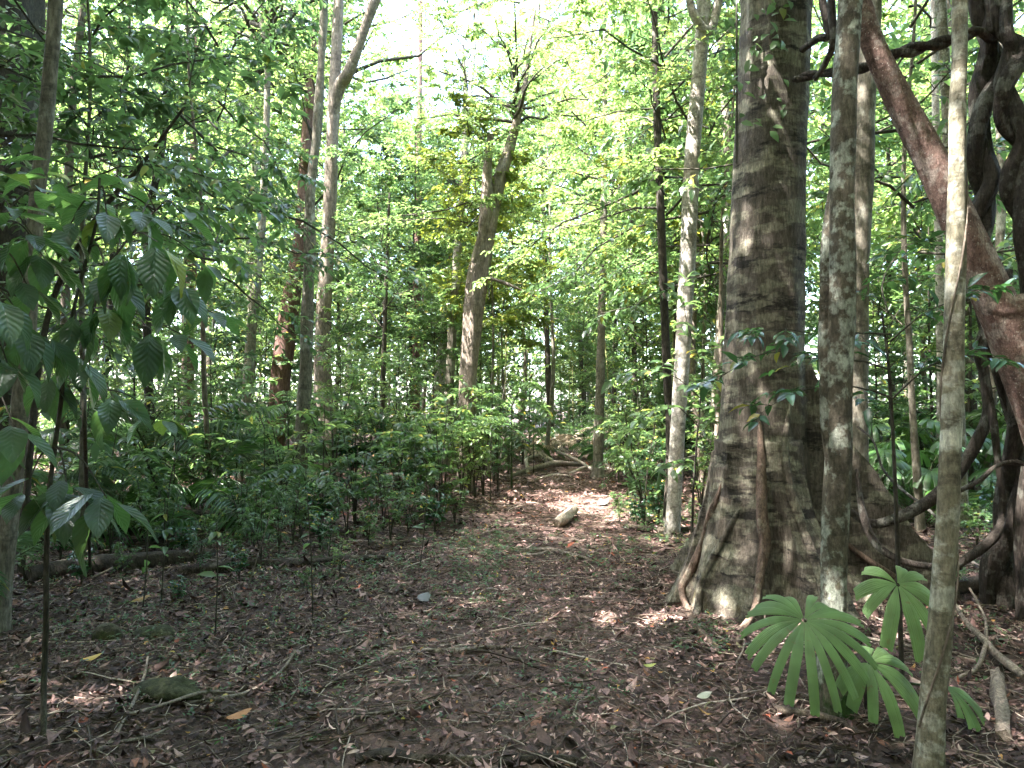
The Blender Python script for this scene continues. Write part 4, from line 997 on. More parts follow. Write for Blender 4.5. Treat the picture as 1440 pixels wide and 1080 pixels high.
PR = {
    'shrub': [shrub('shrub_leaves', 200 + i, H, ns, lf, .42, lm) for i, (H, ns, lf, lm) in enumerate(((1.6, 4, .12, 'leaf_dark'), (1.1, 5, .10, 'leaf_mid'), (2.0, 4, .16, 'leaf_mid'), (1.3, 5, .14, 'leaf_gloss'), (1.8, 4, .12, 'leaf_bright')))],
    'whorl': [whorl('whorl_leaves', 220 + i, H, lf, lm) for i, (H, lf, lm) in enumerate(((1.5, .24, 'leaf_bright'), (2.0, .22, 'leaf_mid'), (1.1, .24, 'leaf_mid')))],
    'pinnate': [pinnate_plant('pinnate_fronds', 230 + i, nf, L, nl, lf, ra, lm, stem) for i, (nf, L, nl, lf, ra, lm, stem) in enumerate(((8, .85, 11, .15, .34, 'leaf_dark', .55), (9, .8, 10, .17, .32, 'leaf_mid', .9), (7, 1.0, 13, .14, .3, 'leaf_mid', .35)))],
    'palm': [pinnate_plant('palm_fronds', 240 + i, nf, L, 26, .34, .085, lm, stem, 1.0, .85) for i, (nf, L, lm, stem) in enumerate(((9, 1.35, 'leaf_palm', .2), (11, 1.6, 'leaf_dark', .5), (8, 1.1, 'leaf_palm', .1)))],
    'fan': [fan_plant('fan_fronds', 250 + i, n_, .42, 'leaf_palm') for i, n_ in enumerate((8, 6))],
}
UNDER = [[('crown', LAYER[i]), ('trunk', UNDER_TR[i])] for i in range(5)]
NEARP = [[('crown', NEARL[i]), ('trunk', NEAR_TR[i])] for i in range(3)]
LOWP = [[('crown', LOW[i]), ('trunk', LOW_TR[i])] for i in range(3)]
TALLP = [[('crown', CANOPY[i % 4]), ('trunk', TALL_TR[i])] for i in range(5)]
TALLH = [13.2, 11.8, 14.6, 11, 12.6]

LANDS = [(-60, 'left edge'), (5, 'thick dark trunk'), (213, 'crooked dark tree'), (345, 'forked grey tree'), (440, 'close trunk pair'), (535, 'black-stemmed tree'), (655, 'hollow forked trunk'), (775, "path's end"), (841, 'slim path-end tree'),
         (945, 'white-barked tree'), (1080, 'buttressed trunk'), (1208, 'straight grey trunk'), (1315, 'pale pole trunk'), (1400, 'twisted vines'), (1500, 'right edge')]
PENDING = []
DESC = {'shrub': ['dark leafy shrub', 'broad-leaved shrub'], 'whorl': ['whorl-topped sapling'], 'pinnate': ['feathery-leaved sapling'], 'palm': ['feather-leaved palm'], 'fan': ['fan-leaved young palm'],
        'under': ['layered understory tree'], 'near': ['overhanging leafy tree'], 'low': ['bushy young tree'], 'tall': ['tall forest tree'], 'pole': ['thin bare-stemmed cane'], 'deadpalm': ['withered pale palm']}
CATN = {'shrub': ('shrub', 'shrub', 'shrubs of the undergrowth'), 'whorl': ('sapling', 'sapling', 'whorl-leaved saplings'), 'pinnate': ('feathery_sapling', 'sapling', 'feathery saplings'), 'palm': ('young_palm', 'palm', 'feather palms in the undergrowth'),
        'fan': ('fan_palm', 'palm', 'fan palms in the undergrowth'), 'under': ('understory_tree', 'tree', 'understory trees'), 'near': ('understory_tree', 'tree', 'overhanging trees'), 'low': ('young_tree', 'tree', 'young trees in the undergrowth'), 'tall': ('forest_tree', 'tree', 'tall trees of the forest behind'),
        'pole': ('cane', 'cane', 'canes at the end of the path'), 'deadpalm': ('withered_palm', 'palm', 'withered palms')}


def place(kind, proto, x, y, s=1.0, rz=None, crown_h=None, desc=None, cs=1.0):
    nm, cat, grp = CATN[kind]; z = float(gz(x, y)); rz = rng.uniform(0, 6.28) if rz is None else rz
    o = bpy.data.objects.new(nm, None); COL.objects.link(o); o.location = (float(x), float(y), z - .02); o.rotation_euler = (0, 0, rz); o.scale = (s, s, s); o.empty_display_size = .2
    for pn, me in proto:
        if pn == 'crown' and crown_h is not None: part(pn, me, o, (0, 0, crown_h), 0, cs)
        else: part(pn, me, o)
    o['category'] = cat; o['group'] = grp
    PENDING.append((kind, desc or DESC[kind][0], to_px((x, y, z))[0], y, o))
    return o


def pxd(px, d):
    return (px - 720) / F * d, d


def ok_path(x, y, m=1.45):
    return abs(x - path_x(y)) > m


# hand-set undergrowth that the photo shows clearly
for kind, i, px, d, s in (
        ('palm', 1, 60, 7.6, .8), ('whorl', 1, 120, 7.4, .8), ('pinnate', 1, 175, 7.8, .9), ('palm', 2, 300, 7.9, .8), ('shrub', 2, 235, 7.9, .75), ('whorl', 2, 20, 6.6, .8), ('shrub', 0, 340, 7.7, .6), ('fan', 1, 130, 9.2, 1.0), ('shrub', 4, 400, 9.6, .9), ('shrub', 2, 620, 9.6, .85), ('whorl', 0, 585, 9.3, .8), ('pinnate', 1, 650, 11.6, 1.2), ('shrub', 2, 695, 14.8, 1.3), ('shrub', 4, 660, 12.8, 1.3),
        ('shrub', 2, 905, 9.6, .75), ('whorl', 0, 920, 12.2, 1.0), ('pinnate', 1, 870, 14.5, 1.2), ('shrub', 4, 868, 18.5, 1.3), ('palm', 0, 275, 9.0, 1.3), ('palm', 1, 215, 10.2, 1.35), ('palm', 2, 335, 9.8, 1.35), ('palm', 1, -25, 5.0, .5), ('palm', 1, 385, 12, .95),
        ('pinnate', 0, 430, 8.6, 1.05), ('pinnate', 2, 385, 9.4, 1.0), ('pinnate', 1, 335, 10.4, 1.0), ('pinnate', 1, 405, 12.5, 1.5), ('whorl', 2, 300, 9.4, 1.0), ('whorl', 0, 455, 10.6, 1.0), ('whorl', 1, 245, 9.0, .9), ('pinnate', 1, 720, 14.2, 1.75), ('pinnate', 0, 700, 15.4, 1.9),
        ('whorl', 0, 648, 11.2, 1.0), ('whorl', 0, 800 - 50, 17.5, 1.2), ('whorl', 1, 690, 12.0, .9), ('whorl', 0, 605, 11.6, .95), ('whorl', 2, 560, 10.2, 1.0), ('whorl', 1, 372, 8.9, .62), ('whorl', 0, 500, 12.4, 1.1),
        ('shrub', 0, 560, 9.4, .85), ('shrub', 3, 590, 10.1, .95), ('shrub', 2, 625, 10.8, .9), ('shrub', 4, 650, 11.0, .75), ('shrub', 1, 530, 8.9, .8), ('shrub', 0, 500, 8.6, .8), ('shrub', 3, 455, 8.2, .62), ('shrub', 1, 425, 8.0, .6), ('shrub', 2, 680, 13.0, 1.0), ('shrub', 4, 668, 12.2, .8), ('shrub', 0, 700, 14.0, .9),
        ('shrub', 1, 365, 8.0, .55), ('shrub', 3, 335, 8.6, .55), ('shrub', 0, 300, 9.4, .7), ('shrub', 2, 150, 8.4, .7), ('shrub', 1, 90, 8.2, .7), ('shrub', 4, 580, 12.6, 1.1), ('shrub', 2, 470, 11.2, 1.0), ('shrub', 0, 540, 11.6, 1.0),
        ('shrub', 0, 900, 10.8, .8), ('shrub', 4, 885, 12.6, .95), ('shrub', 3, 915, 11.5, .85), ('pinnate', 1, 895, 13.5, 1.1), ('shrub', 2, 870, 16.5, 1.0), ('whorl', 1, 880, 15, 1.0), ('shrub', 4, 985, 10.2, .8), ('shrub', 0, 1000, 11.8, 1.0), ('palm', 0, 905, 18, 1.1), ('shrub', 3, 925, 9.8, .6),
        ('fan', 0, 1290, 8.8, .9), ('fan', 1, 1255, 10.2, 1.0), ('palm', 2, 1275, 9.5, .85), ('shrub', 4, 1230, 9.2, .8), ('shrub', 0, 1300, 11.4, 1.1), ('fan', 0, 1385, 9.8, 1.0), ('palm', 0, 1420, 9.0, .9), ('shrub', 2, 1260, 12.5, 1.2), ('shrub', 3, 1410, 7.6, .6), ('shrub', 1, 1370, 7.4, .5), ('palm', 2, 1365, 11, 1.0), ('pinnate', 1, 1240, 11.4, 1.3),
        ('palm', 1, 805, 25, 1.0), ('palm', 0, 740, 22, 1.1), ('shrub', 4, 735, 19.5, 1.0), ('shrub', 0, 715, 17, .9), ('palm', 2, 855, 22, 1.2)):
    x, y = pxd(px, d); place(kind, PR[kind][i % len(PR[kind])], x, y, s)

r2 = np.random.default_rng(91)
for px, d, k, s in ((262, 6.9, 3, .34), (330, 6.5, 1, .36), (395, 6.9, 0, .36), (452, 7.2, 3, .42), (520, 7.4, 1, .42), (575, 8.0, 0, .5), (612, 8.7, 3, .5), (480, 6.4, 4, .24), (360, 7.3, 2, .36), (300, 7.3, 4, .32), (550, 7.7, 2, .38), (640, 9.5, 1, .6),
                    (180, 6.3, 1, .34), (120, 5.9, 3, .3), (985, 8.0, 4, .3), (870, 10.4, 1, .45), (895, 9.4, 3, .4), (1340, 5.6, 1, .3), (1400, 5.9, 3, .3), (430, 5.9, 1, .2), (255, 5.5, 3, .2), (210, 7.0, 2, .42), (160, 7.2, 0, .5), (90, 6.8, 3, .45), (285, 6.2, 0, .36), (370, 6.6, 2, .34), (415, 7.4, 0, .48), (490, 7.9, 2, .45), (540, 8.4, 0, .6), (600, 9.0, 2, .5), (240, 7.4, 0, .5), (40, 6.0, 1, .4), (340, 6.0, 3, .26), (465, 6.8, 0, .3)):
    x, y = pxd(px, d); place('shrub', PR['shrub'][k], x, y, s, desc='knee-high leafy plant')
# withered, sun-bleached palm fronds by the end of the path
DEAD = []
for sd in (1, 2):
    p = pinnate_plant('withered_fronds', 270 + sd, 7, 1.5, 18, .35, .1, 'leaf_dead', .3, 1.2, .9); DEAD.append(p)
for i, (px, d, s) in enumerate(((792, 23.5, .95), (765, 21.5, .6), (735, 20.2, .7), (815, 24.5, .8), (775, 25.5, .9))):
    x, y = pxd(px, d); place('deadpalm', DEAD[i % 2], x, y, s)


def scatter(kind, n, pr, d0, d1, s0, s1, seed, path_m=1.5, avoid=(), tries=40, desc=None):
    """random spots inside pixel ranges pr, spaced apart"""
    r_ = np.random.default_rng(seed); spots = []
    for k in range(n):
        for t in range(tries):
            d = math.sqrt(r_.uniform(d0 * d0, d1 * d1)); px = r_.uniform(*pr); x, y = pxd(px, d)
            if not ok_path(x, y, path_m): continue
            if any(a <= px <= b and c <= d <= e for a, b, c, e in avoid): continue
            if spots and min((x - q[0]) ** 2 + (y - q[1]) ** 2 for q in spots) < (.045 * d) ** 2: continue
            spots.append((x, y, r_.uniform(s0, s1))); break
    return spots


i = 0
for kind, n, pr, d0, d1, s0, s1, sd in (('shrub', 16, (60, 640), 12, 20, 1.0, 1.5, 1), ('palm', 7, (60, 620), 13, 22, 1.0, 1.4, 2), ('pinnate', 8, (120, 640), 13, 22, 1.2, 1.8, 3), ('shrub', 9, (860, 1060), 13, 24, 1.1, 1.6, 4), ('pinnate', 5, (860, 1060), 14, 22, 1.2, 1.7, 5),
                                       ('shrub', 8, (1180, 1470), 10, 20, 1.0, 1.6, 6), ('palm', 5, (1180, 1470), 12, 20, 1.0, 1.4, 7), ('fan', 5, (1180, 1470), 10, 18, 1.0, 1.3, 8)):
    for x, y, s in scatter(kind, n, pr, d0, d1, s0, s1, sd):
        place(kind, PR[kind][i % len(PR[kind])], x, y, s); i += 1
for px, d, s in ((95, 9.4, .62), (190, 10.6, .75), (300, 11.5, .8), (250, 13, .9), (480, 12.6, .62), (560, 13.4, .7), (610, 15.5, .85), (665, 17.5, .7), (900, 13.8, .6), (905, 16.5, .85), (1010, 12.5, .8), (1250, 11, .8), (1390, 12, .9), (690, 26, 1.1), (712, 29.5, 1.2), (745, 31, 1.4), (762, 34, 1.5), (790, 33, 1.4), (815, 29, 1.2), (668, 25, .8)):
    x, y = pxd(px, d); place('low', LOWP[i % 3], x, y, s); i += 1
for n, pr, d0, d1, s0, s1, sd in ((22, (40, 700), 17, 30, .9, 1.5, 11), (14, (850, 1080), 16, 30, .9, 1.4, 12), (14, (1160, 1500), 11, 26, .8, 1.4, 13), (12, (640, 860), 25, 37, .9, 1.4, 14)):
    for x, y, s in scatter('low', n, pr, d0, d1, s0, s1, sd, 1.8):
        place('low', LOWP[i % 3], x, y, s); i += 1
for n, pr, d0, d1, s0, s1, sd in ((5, (-60, 330), 11, 17, .95, 1.3, 26), (15, (-20, 560), 17, 32, .95, 1.5, 21), (7, (540, 720), 18, 32, .9, 1.25, 22), (5, (700, 860), 28, 37, 1.0, 1.4, 25), (11, (850, 1060), 13, 30, .95, 1.5, 23), (11, (1160, 1520), 10, 26, .9, 1.5, 24)):
    for x, y, s in scatter('under', n, pr, d0, d1, s0, s1, sd, 2.0, avoid=((330, 520, 0, 16), (585, 700, 0, 18))):
        place('under', UNDER[i % 5], x, y, s); i += 1
for px, d, s, k in ((120, 7.2, 1.0, 0), (300, 9.6, 1.1, 2), (-70, 6.4, 1.0, 1), (1290, 8.4, 1.2, 1), (1000, 10.4, 1.15, 2)):
    x, y = pxd(px, d); place('near', NEARP[k], x, y, s)
for n, pr, d0, d1, s0, s1, sd in ((8, (-60, 540), 22, 40, .9, 1.2, 31), (5, (760, 1080), 24, 40, .85, 1.1, 32), (4, (1160, 1500), 18, 36, .85, 1.2, 33)):
    for x, y, s in scatter('tall', n, pr, d0, d1, s0, s1, sd, 2.2):
        if -9 < x < 4 and 16 < y < 29: continue          # a gap in the canopy lets the sun in at the end of the path
        place('tall', TALLP[i % 5], x, y, s, crown_h=TALLH[i % 5] - 1.5, cs=1.05); i += 1

for px, d, s_ in ((688, 16.2, 1.12), (712, 19.5, 1.1), (985, 13.5, 1.2)):
    x, y = pxd(px, d); place('under', [('crown', LAYER[5]), ('trunk', NEAR_TR[1])], x, y, s_, desc='yellow-green understory tree')

for px, d, s_, k in ((440, 18.5, 1.4, 3), (768, 21.5, 1.45, 1), (470, 24, 1.6, 0), (590, 26, 1.35, 2), (730, 27.5, 1.6, 2), (775, 26, 1.95, 3), (860, 24, 1.7, 0), (960, 22, 1.7, 2), (1190, 15, 1.5, 1), (1260, 17, 1.6, 0), (1370, 15, 1.5, 3), (640, 31, 1.25, 2), (540, 27.5, 1.9, 1), (700, 33, 1.5, 4)):
    x, y = pxd(px, d); place('under', UNDER[k], x, y, s_)

# unseen trees round the viewer, added so their crowns shade the near path
for x, y, s in ((-7.5, 1.0, 1.0), (-4.2, -4.0, .95), (2.6, -4.6, 1.0), (7.6, -.5, 1.0), (-9.5, 6.5, 1.05), (-.8, -8.5, 1.1), (8.5, 6.0, .9)):
    o = place('tall', [('crown', WIDEC), ('trunk', TALL_TR[i % 5])], x, y, s, crown_h=8.6, cs=1.0); i += 1

# thin canes at the end of the path
CANES = []
for k in range(3):
    r_ = np.random.default_rng(300 + k); H = (5.5, 6.5, 4.6)[k]; mb = MB(); tube(mb, spline(np.array([[0, 0, -.2], [.02, 0, H * .4], [r_.normal(0, .25), r_.normal(0, .25), H]]), 14), np.linspace(.026, .012, 14), 7, 0)
    cn = mesh_from(mb, 'stalk', M['cane']); mb = MB()
    n = 26; S = np.column_stack([r_.normal(0, .06, n), r_.normal(0, .06, n), H * r_.uniform(.45, 1, n)]); D = np.column_stack([r_.normal(0, 1, (n, 2)), r_.uniform(0, .8, n)])
    spray(mb, r_, S, D, r_.uniform(.3, .7, n), 7, .17, .2, .35, 'far', 0, 1, .003); CANES.append([('stalk', cn), ('leaves', mesh_from(mb, 'leaves', [M['cane'], M['leaf_bright']]))])
r_ = np.random.default_rng(77)
for k in range(34):
    px = r_.uniform(695, 1010) if k % 3 else r_.uniform(700, 800); d = r_.uniform(23, 36) if px < 850 else r_.uniform(15, 26)
    x, y = pxd(px, d)
    if ok_path(x, y, .9): place('pole', CANES[k % 3], x, y, r_.uniform(.8, 1.25))

# the far forest that closes the view, plus an unseen shade ring, one mass
mb = MB(); r_ = np.random.default_rng(55)
n = 150000
a = r_.uniform(-1.0, 1.0, n); d = r_.uniform(38, 58, n); h = r_.uniform(0, 1, n) ** .85
clump = np.sin(a * 23 + 1) * np.sin(h * 9 + a * 11) + np.sin(a * 57 + h * 17 + d * .2) * .8 + np.sin(a * 9 - d * .35) * .5
H = 24 + 4 * np.sin(a * 14 + 2) + 2.5 * np.sin(a * 37) - 9 * np.exp(-((a + .085) / .085) ** 2)
keep = (clump > -1.9 + 1.6 * h)
a, d, h, H = a[keep], d[keep], h[keep], H[keep]; n = len(a)
P = np.stack([np.sin(a) * d, np.cos(a) * d, .3 + h * H], -1); P[:, 2] += .6 * sstep(26, 60, P[:, 1])
nb = 150000; ab = r_.uniform(1.0, 2 * PI - 1.0, nb); db = r_.uniform(13, 26, nb); hb = r_.uniform(0, 1, nb)  # unseen leaf ring behind the camera, added to cut the open sky light
kb = np.sin(ab * 17 + hb * 5) * np.sin(hb * 9 + db * .4) > -.62
ab, db, hb = ab[kb], db[kb], hb[kb]
PB = np.stack([np.sin(ab) * db, np.cos(ab) * db, .2 + hb * 19], -1); nb = len(PB)
q = r_.uniform(0, 2 * PI, nb)
emit_leaves(mb, PB, np.stack([np.cos(q), np.sin(q), r_.normal(-.5, .5, nb)], -1), np.array([0, 0, .5]) + r_.normal(0, .6, (nb, 3)), r_.uniform(.35, .7, nb), .6, 'far', 2)
q = r_.uniform(0, 2 * PI, n)
emit_leaves(mb, P, np.stack([np.cos(q), np.sin(q), r_.normal(-.3, .4, n)], -1), np.array([0, -.2, .6]) + r_.normal(0, .6, (n, 3)), r_.uniform(.28, .55, n), .55, 'far', 1)
for k in range(50):
    aa = r_.uniform(-.9, .9); dd = r_.uniform(36, 56); HH = r_.uniform(9, 17); x, y = math.sin(aa) * dd, math.cos(aa) * dd
    tube(mb, spline(np.array([[x, y, -.2], [x + r_.normal(0, .3), y, HH * .5], [x + r_.normal(0, .8), y, HH]]), 8), np.linspace(r_.uniform(.1, .3), .06, 8), 7, 0, caps=False)
o = mb.build('distant_forest_and_shade_ring', [M['bark_grey'], M['leaf_dark'], M['leaf_dark']]); tag(o, 'far forest closing the view, with an unseen leaf ring added behind for shade', 'forest', kind='stuff')

# ------------------------------------------------------------------ things lying on the forest floor
def log(label, pts, mt, name='fallen_branch', cat='fallen branch', rough=.1, lift=.0, sides=9, sub=(), cut=None):
    """pts: pixels on the ground with width in pixels; optional extra lift per point (m)"""
    A = []
    for q in pts:
        g = gp(q[0], q[1]); r = q[2] / 2 / F * g[1]; A.append([g[0], g[1], float(gz(g[0], g[1])) + r * .55 + (q[3] if len(q) > 3 else 0), r])
    A = np.array(A); base = A[0, :3].copy(); base[2] = float(gz(base[0], base[1])); S = spline(A, max(14, 9 * len(A)))
    mb = MB(); tube(mb, S[:, :3] - base, S[:, 3], sides, 0, rough, int(pts[0][0] * 7 + pts[0][1]))
    for lp in sub:
        B = []
        for q in lp:
            g = gp(q[0], q[1]); r = q[2] / 2 / F * g[1]; B.append([g[0], g[1], float(gz(g[0], g[1])) + r * .5 + (q[3] if len(q) > 3 else 0.01), r])
        T = spline(np.array(B), 14); tube(mb, T[:, :3] - base, T[:, 3], 6, 0, rough, int(lp[0][0]))
    if cut:
        root = empty(name, base, label, cat); mb.build('wood', M[mt], root)
        c = S[0 if cut == 'start' else -1]; d = nrm(S[0, :3] - S[1, :3]) if cut == 'start' else nrm(S[-1, :3] - S[-2, :3])
        m2 = MB(); p = c[:3] - base; tube(m2, np.array([p - d * .002, p + d * .006, p + d * .009]), np.array([1.05, 1.03, .7]) * c[3], 12, 0, .06, 3); m2.build('cut_end', M['wood_cut'], root)
        return root
    o = mb.build(name, M[mt]); o.location = base
    return tag(o, label, cat)


log('short bleached wood chunk lying on the sunlit middle of the path', [(783, 741, 13), (793, 738, 17, .02), (801, 731, 14, .05), (807, 725, 11, .07)], 'wood_white', 'wood_chunk', 'wood', .16)
log('long thin stick lying across the path in front of the bleached chunk', [(712, 775, 8), (745, 776, 8), (775, 776, 7), (812, 783, 5), (840, 792, 3)], 'wood_grey', sub=[[(735, 782, 5), (755, 783, 5), (770, 777, 4)]])
log('brown stick with a fresh orange cut end on the path', [(594, 917, 8), (620, 919, 9), (655, 917, 9), (690, 912, 6), (735, 911, 3)], 'bark_brown', cut='start')
log('rotten log half buried at the bottom middle with pale peeling bark', [(500, 1072, 15, -.01), (540, 1064, 17, -.01), (585, 1066, 16, -.015), (640, 1070, 14, -.015), (690, 1066, 10, -.02)], 'wood_rot', 'rotten_log', 'log', .16, )
log('rotten brown log at the bottom of the path, right of the peeling one', [(700, 1072, 13, -.015), (750, 1068, 15, -.01), (800, 1070, 16, -.01), (820, 1074, 14, -.015)], 'wood_rot', 'rotten_log', 'log', .14)
log('long black rotting log in the shade on the left', [(40, 818, 26), (120, 806, 30), (190, 800, 30), (260, 792, 24), (300, 786, 18)], 'wood_rot', 'rotten_log', 'log', .14)
log('dark slanting log behind the long black one, propped a little off the soil', [(-20, 790, 30, .1), (80, 772, 34, .12), (180, 764, 30, .12), (260, 748, 22, .1), (330, 742, 14, .06)], 'wood_rot', 'rotten_log', 'log', .14)
log('brown log running right from the long black one below the ferns', [(250, 808, 14), (300, 803, 15), (360, 799, 14), (420, 796, 12), (480, 790, 11), (545, 788, 9)], 'wood_rot', 'rotten_log', 'log', .12)
log('dark fallen log under the shrubs left of the path', [(330, 738, 24), (370, 730, 26), (410, 728, 24), (460, 724, 16)], 'wood_rot', 'rotten_log', 'log', .12)
log('thin pale stick pointing up the slope near the left saplings', [(128, 817, 3, .02), (160, 806, 3, .05), (190, 792, 2, .1)], 'wood_grey')
log('pale dry dead branch with many twigs beside the mossy stone', [(110, 1062, 5), (150, 1050, 6), (178, 1010, 5, .01), (200, 970, 4, .04), (208, 945, 3, .08)], 'wood_grey', sub=[[(178, 1010, 5), (225, 1000, 5, .02), (280, 985, 6, .03), (330, 978, 4)], [(200, 985, 4), (240, 975, 4, .02), (262, 965, 3)], [(150, 1050, 4), (210, 1040, 4), (250, 1020, 3)]])
log('pale straight branch slanting across the leaves right of the mossy stone', [(262, 990, 5), (310, 984, 6), (350, 974, 5), (395, 952, 4, .03), (415, 930, 3, .06)], 'wood_grey')
log('bare dead branch forking beside the base of the pale pole', [(1440, 962, 10, .03), (1405, 938, 10, .05), (1385, 922, 9, .08), (1360, 905, 7, .12), (1342, 888, 5, .18)], 'wood_grey', sub=[[(1388, 925, 6, .08), (1375, 950, 6, .04), (1350, 958, 5, .02), (1330, 968, 4)], [(1388, 922, 5, .08), (1385, 900, 4, .14), (1365, 875, 3, .22)]])
log('thin bare branch lying right of the mossy blotched trunk', [(1190, 905, 4, .05), (1240, 912, 5, .04), (1300, 922, 5, .03), (1350, 925, 4, .02)], 'wood_grey', sub=[[(1210, 908, 3, .04), (1240, 930, 3, .02), (1290, 932, 3, .02)]])
log('short mouldy log standing out of the litter in the bottom right corner', [(1402, 972, 15, .08), (1406, 1000, 17, .04), (1412, 1040, 18)], 'wood_grey', 'rotten_log', 'log', .12)
log('dark dead stick lying in front of the mossy blotched trunk', [(1085, 1000, 12), (1130, 1010, 14), (1180, 1018, 12), (1215, 1040, 8)], 'wood_rot')
log('dead stick lying left of the huge trunk roots', [(868, 812, 5), (905, 822, 6), (940, 826, 6), (965, 828, 5)], 'wood_rot')
log('curved brown stick in the litter at the lower left', [(620, 990, 4), (560, 1000, 5), (500, 1010, 5), (450, 1030, 4), (400, 1040, 3)], 'bark_brown')
log('thin grey stick lying along the path below the cut branch', [(520, 958, 3), (580, 954, 4), (640, 952, 4), (700, 948, 3)], 'wood_grey')
log('fallen grey trunk lying across the far end of the path', [(715, 672, 6), (745, 664, 7, .03), (775, 658, 8, .06), (800, 655, 7, .02), (822, 653, 5)], 'wood_grey', 'fallen_tree', 'log', .08)
log('bleached fallen pole leaning at the far end of the path', [(785, 648, 4, .25), (812, 657, 4, .16), (838, 668, 4, .05), (858, 676, 3)], 'wood_white', 'fallen_tree', 'log', .06)
log('short bleached branch lying below the withered palms at the path end', [(738, 652, 4, .1), (760, 650, 5, .18), (782, 654, 4, .05)], 'wood_white', 'fallen_branch', 'fallen branch', .08)
log('pale broken stick poking up at the left of the path end', [(742, 668, 5), (738, 650, 5, .35), (733, 640, 4, .7)], 'wood_white', 'fallen_branch', 'fallen branch', .08)
log('pale splintered branch across the right side of the path end', [(800, 668, 4), (822, 664, 5, .08), (846, 661, 4, .05), (866, 662, 3)], 'wood_white', 'fallen_branch', 'fallen branch', .08)
log('thin bleached stick in front of the fallen grey tree at the path end', [(752, 676, 3), (780, 670, 4, .02), (806, 672, 3)], 'wood_white', 'fallen_branch', 'fallen branch', .08)
log('dark log at the right path edge behind the white-barked tree', [(880, 742, 8), (920, 748, 10), (960, 748, 10), (1000, 750, 9)], 'wood_rot', 'rotten_log', 'log', .1)
log('dark fallen trunk behind the pale pole under the vines', [(1340, 842, 18, .05), (1380, 838, 20, .06), (1430, 836, 20, .05), (1480, 832, 18, .04)], 'wood_rot', 'rotten_log', 'log', .12)


def stone(label, px, py, wpx, hpx, mt, seed):
    r_ = np.random.default_rng(seed); g = gp(px, py + hpx * .4); sx = wpx / 2 / F * g[1]; sz = hpx / 2 / F * g[1] * 1.15
    n, m = 26, 40; ph = np.linspace(0, PI, n)[:, None]; th = np.linspace(0, 2 * PI, m, endpoint=False)[None]
    R = 1 + 0 * ph * th
    for k in range(9): R = R + .055 * np.sin(r_.integers(1, 4) * th + r_.uniform(0, 6)) * np.sin(r_.integers(1, 4) * ph + r_.uniform(0, 6)) * np.sin(ph)
    V = np.stack([R * np.sin(ph) * np.cos(th) * sx, R * np.sin(ph) * np.sin(th) * sx * .6, R * np.cos(ph) * sz], -1)
    idx = np.arange(n * m).reshape(n, m); nx = np.roll(idx, -1, 1)
    mb = MB(); mb.add(V.reshape(-1, 3), np.stack([idx[:-1], idx[1:], nx[1:], nx[:-1]], -1).reshape(-1, 4))
    mb.V[0] = mb.V[0] * (1 + .035 * np.sin(mb.V[0][:, :1] * 61 + mb.V[0][:, 1:2] * 47) * np.sin(mb.V[0][:, 2:3] * 83 + 1) + .02 * np.sin(mb.V[0][:, :1] * 130 + 2) * np.sin(mb.V[0][:, 1:2] * 117)).astype(np.float32)
    o = mb.build('stone', M[mt]); o.location = (g[0], g[1] + .02, g[2] + sz * .2); o.rotation_euler = (0, 0, r_.normal(0, .15)); return tag(o, label, 'stone')


stone('long rounded mossy green stone at the lower left', 232, 966, 92, 30, 'stone_moss', 1)
stone('dark rough stone lying behind the mossy one', 148, 888, 46, 34, 'stone_dark', 2)
stone('low green stone right of the dark rough stone', 218, 888, 62, 22, 'stone_moss', 3)
stone('small round brown stone at the bottom of the path', 1003, 1072, 20, 14, 'stone_dark', 4)


def fallen_leaf(label, px, py, L, a, ratio, col, seed, tilt=.25):
    m, nt_, out = mat_new('fallen_leaf'); b = N(nt_, 'ShaderNodeBsdfPrincipled'); b.inputs['Roughness'].default_value = .6
    nz = N(nt_, 'ShaderNodeTexNoise'); nz.inputs['Scale'].default_value = 40; cr = ramp(nt_, [(.35, [v * .7 for v in col]), (.65, col)]); nt_.links.new(nz.outputs[0], cr.inputs[0]); nt_.links.new(cr.outputs[0], b.inputs['Base Color']); nt_.links.new(b.outputs[0], out.inputs[0])
    g = gp(px, py); r_ = np.random.default_rng(seed); mb = MB()
    emit_leaves(mb, [[0, 0, .03]], [[math.cos(a), math.sin(a), .1]], [[r_.normal(0, tilt), -tilt, 1]], [L], ratio, 'near', 0, -.5)
    o = mb.build('fallen_leaf', m); o.location = g; return tag(o, label, 'leaf')


fallen_leaf('yellow fallen leaf in the shade left of the mossy stone', 116, 934, .12, .1, .45, (.55, .36, .06), 1)
fallen_leaf('large grey curled dead leaf on the green patch', 590, 850, .15, 1.2, .7, (.12, .12, .115), 2, .6)
fallen_leaf('pale grey fallen leaf at the lower right of the path', 980, 988, .09, .2, .5, (.5, .48, .38), 3)
fallen_leaf('pale green upright dead leaf at the far right path edge', 842, 712, .30, .9, .45, (.45, .5, .4), 4, 1.2)
fallen_leaf('orange dead leaf in the sun right of the dry branch', 318, 1018, .13, .3, .5, (.5, .22, .09), 5)
fallen_leaf('brown-yellow curled leaf by the log on the left', 186, 850, .14, .3, .5, (.36, .2, .06), 6)
fallen_leaf('yellowing fallen leaf on the path before the huge trunk', 905, 942, .09, -.6, .45, (.4, .4, .08), 7)

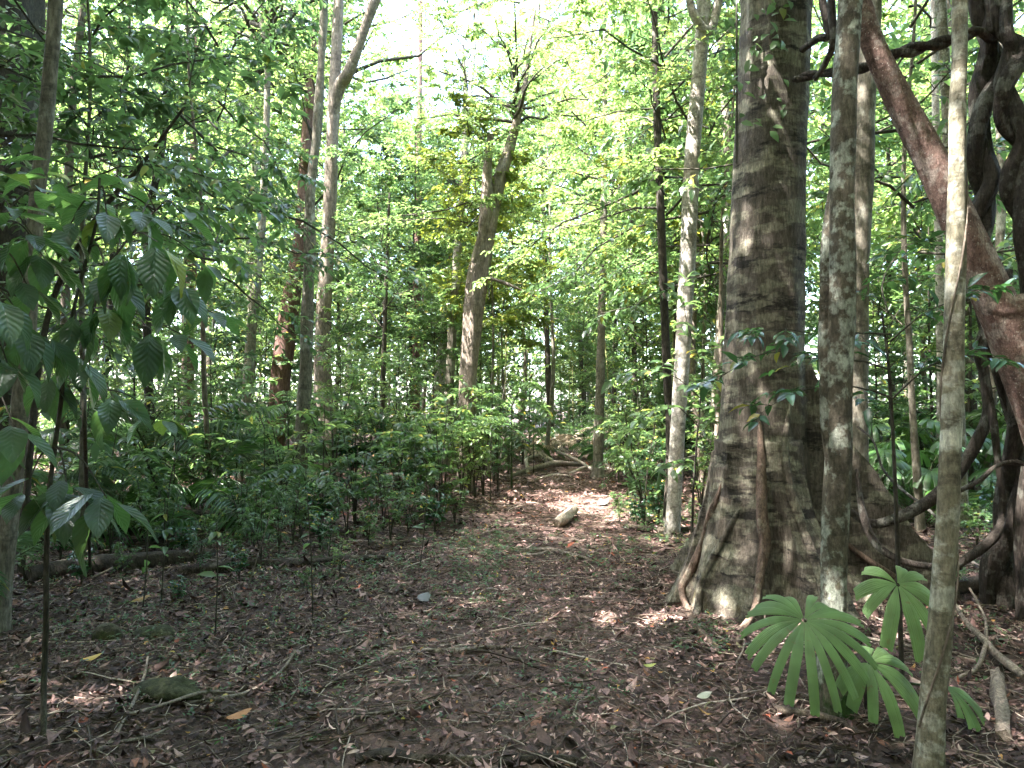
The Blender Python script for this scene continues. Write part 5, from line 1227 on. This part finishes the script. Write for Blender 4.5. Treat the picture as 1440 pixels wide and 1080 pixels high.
# thin bare young stems standing near the log on the left
for k, (x0, y0, x1, y1, lb) in enumerate(((200, 858, 208, 745, 'thin bare young stem standing beside the long black log'), (226, 850, 232, 700, 'second thin young stem, right of the bare one beside the log'), (302, 900, 305, 735, 'slim young stem above the brown log'),
                                          (345, 830, 382, 715, 'pale slanting dry stalk leaning over the brown log'), (440, 870, 432, 700, 'thin dark young stem before the ferns'), (590, 795, 600, 700, 'thin young stem at the left path edge'))):
    g = gp(x0, y0); t = at(x1, y1, g[1] + .05); root = empty('thin_sapling', g, lb, 'sapling')
    mb = MB(); S = spline(np.array([g - [0, 0, .05], (g + t) / 2 + [.01, 0, 0], t]), 14); tube(mb, S - g, np.linspace(.006, .003, 14), 6, 0, .05, k); mb.build('stem', M['wood_grey' if k == 3 else 'twig'], root)
    if k != 3:
        mb = MB(); r_ = np.random.default_rng(k + 400); n = 7 if k else 4; P = S[r_.integers(6, 14, n)] - g; a = r_.uniform(0, 6.28, n)
        emit_leaves(mb, P, np.stack([np.cos(a), np.sin(a), r_.normal(-.2, .3, n)], -1), np.array([0, 0, 1.]) + r_.normal(0, .3, (n, 3)), r_.uniform(.07, .13, n), .4, 'mid'); mb.build('leaves', M['leaf_mid'], root)

# ------------------------------------------------------------------ labels for the repeats
ORD = ['first', 'second', 'third', 'fourth', 'fifth', 'sixth', 'seventh', 'eighth', 'ninth', 'tenth', 'eleventh', 'twelfth', 'thirteenth', 'fourteenth', 'fifteenth', 'sixteenth', 'seventeenth', 'eighteenth', 'nineteenth', 'twentieth']
cells = {}
for kind, desc, px, y, o in PENDING:
    k = max(i for i, (a, _) in enumerate(LANDS[:-1]) if a <= px or i == 0)
    cells.setdefault((desc, k), []).append((px, y, o))
for (desc, k), L in cells.items():
    L.sort(key=lambda t: t[0]); A, B = LANDS[k][1], LANDS[k + 1][1]
    for j, (px, y, o) in enumerate(L):
        lab = f'{desc} between the {A} and the {B}' if len(L) == 1 else f'{desc}, {ORD[j]} from left between the {A} and {B}'
        o['label'] = lab; LABELS.setdefault(lab, []).append(o.name)
for lab, ns in LABELS.items():
    if len(ns) > 1: print('DUP LABEL', lab, ns)
    if not 4 <= len(lab.split()) <= 16: print('LABEL LENGTH', len(lab.split()), lab)
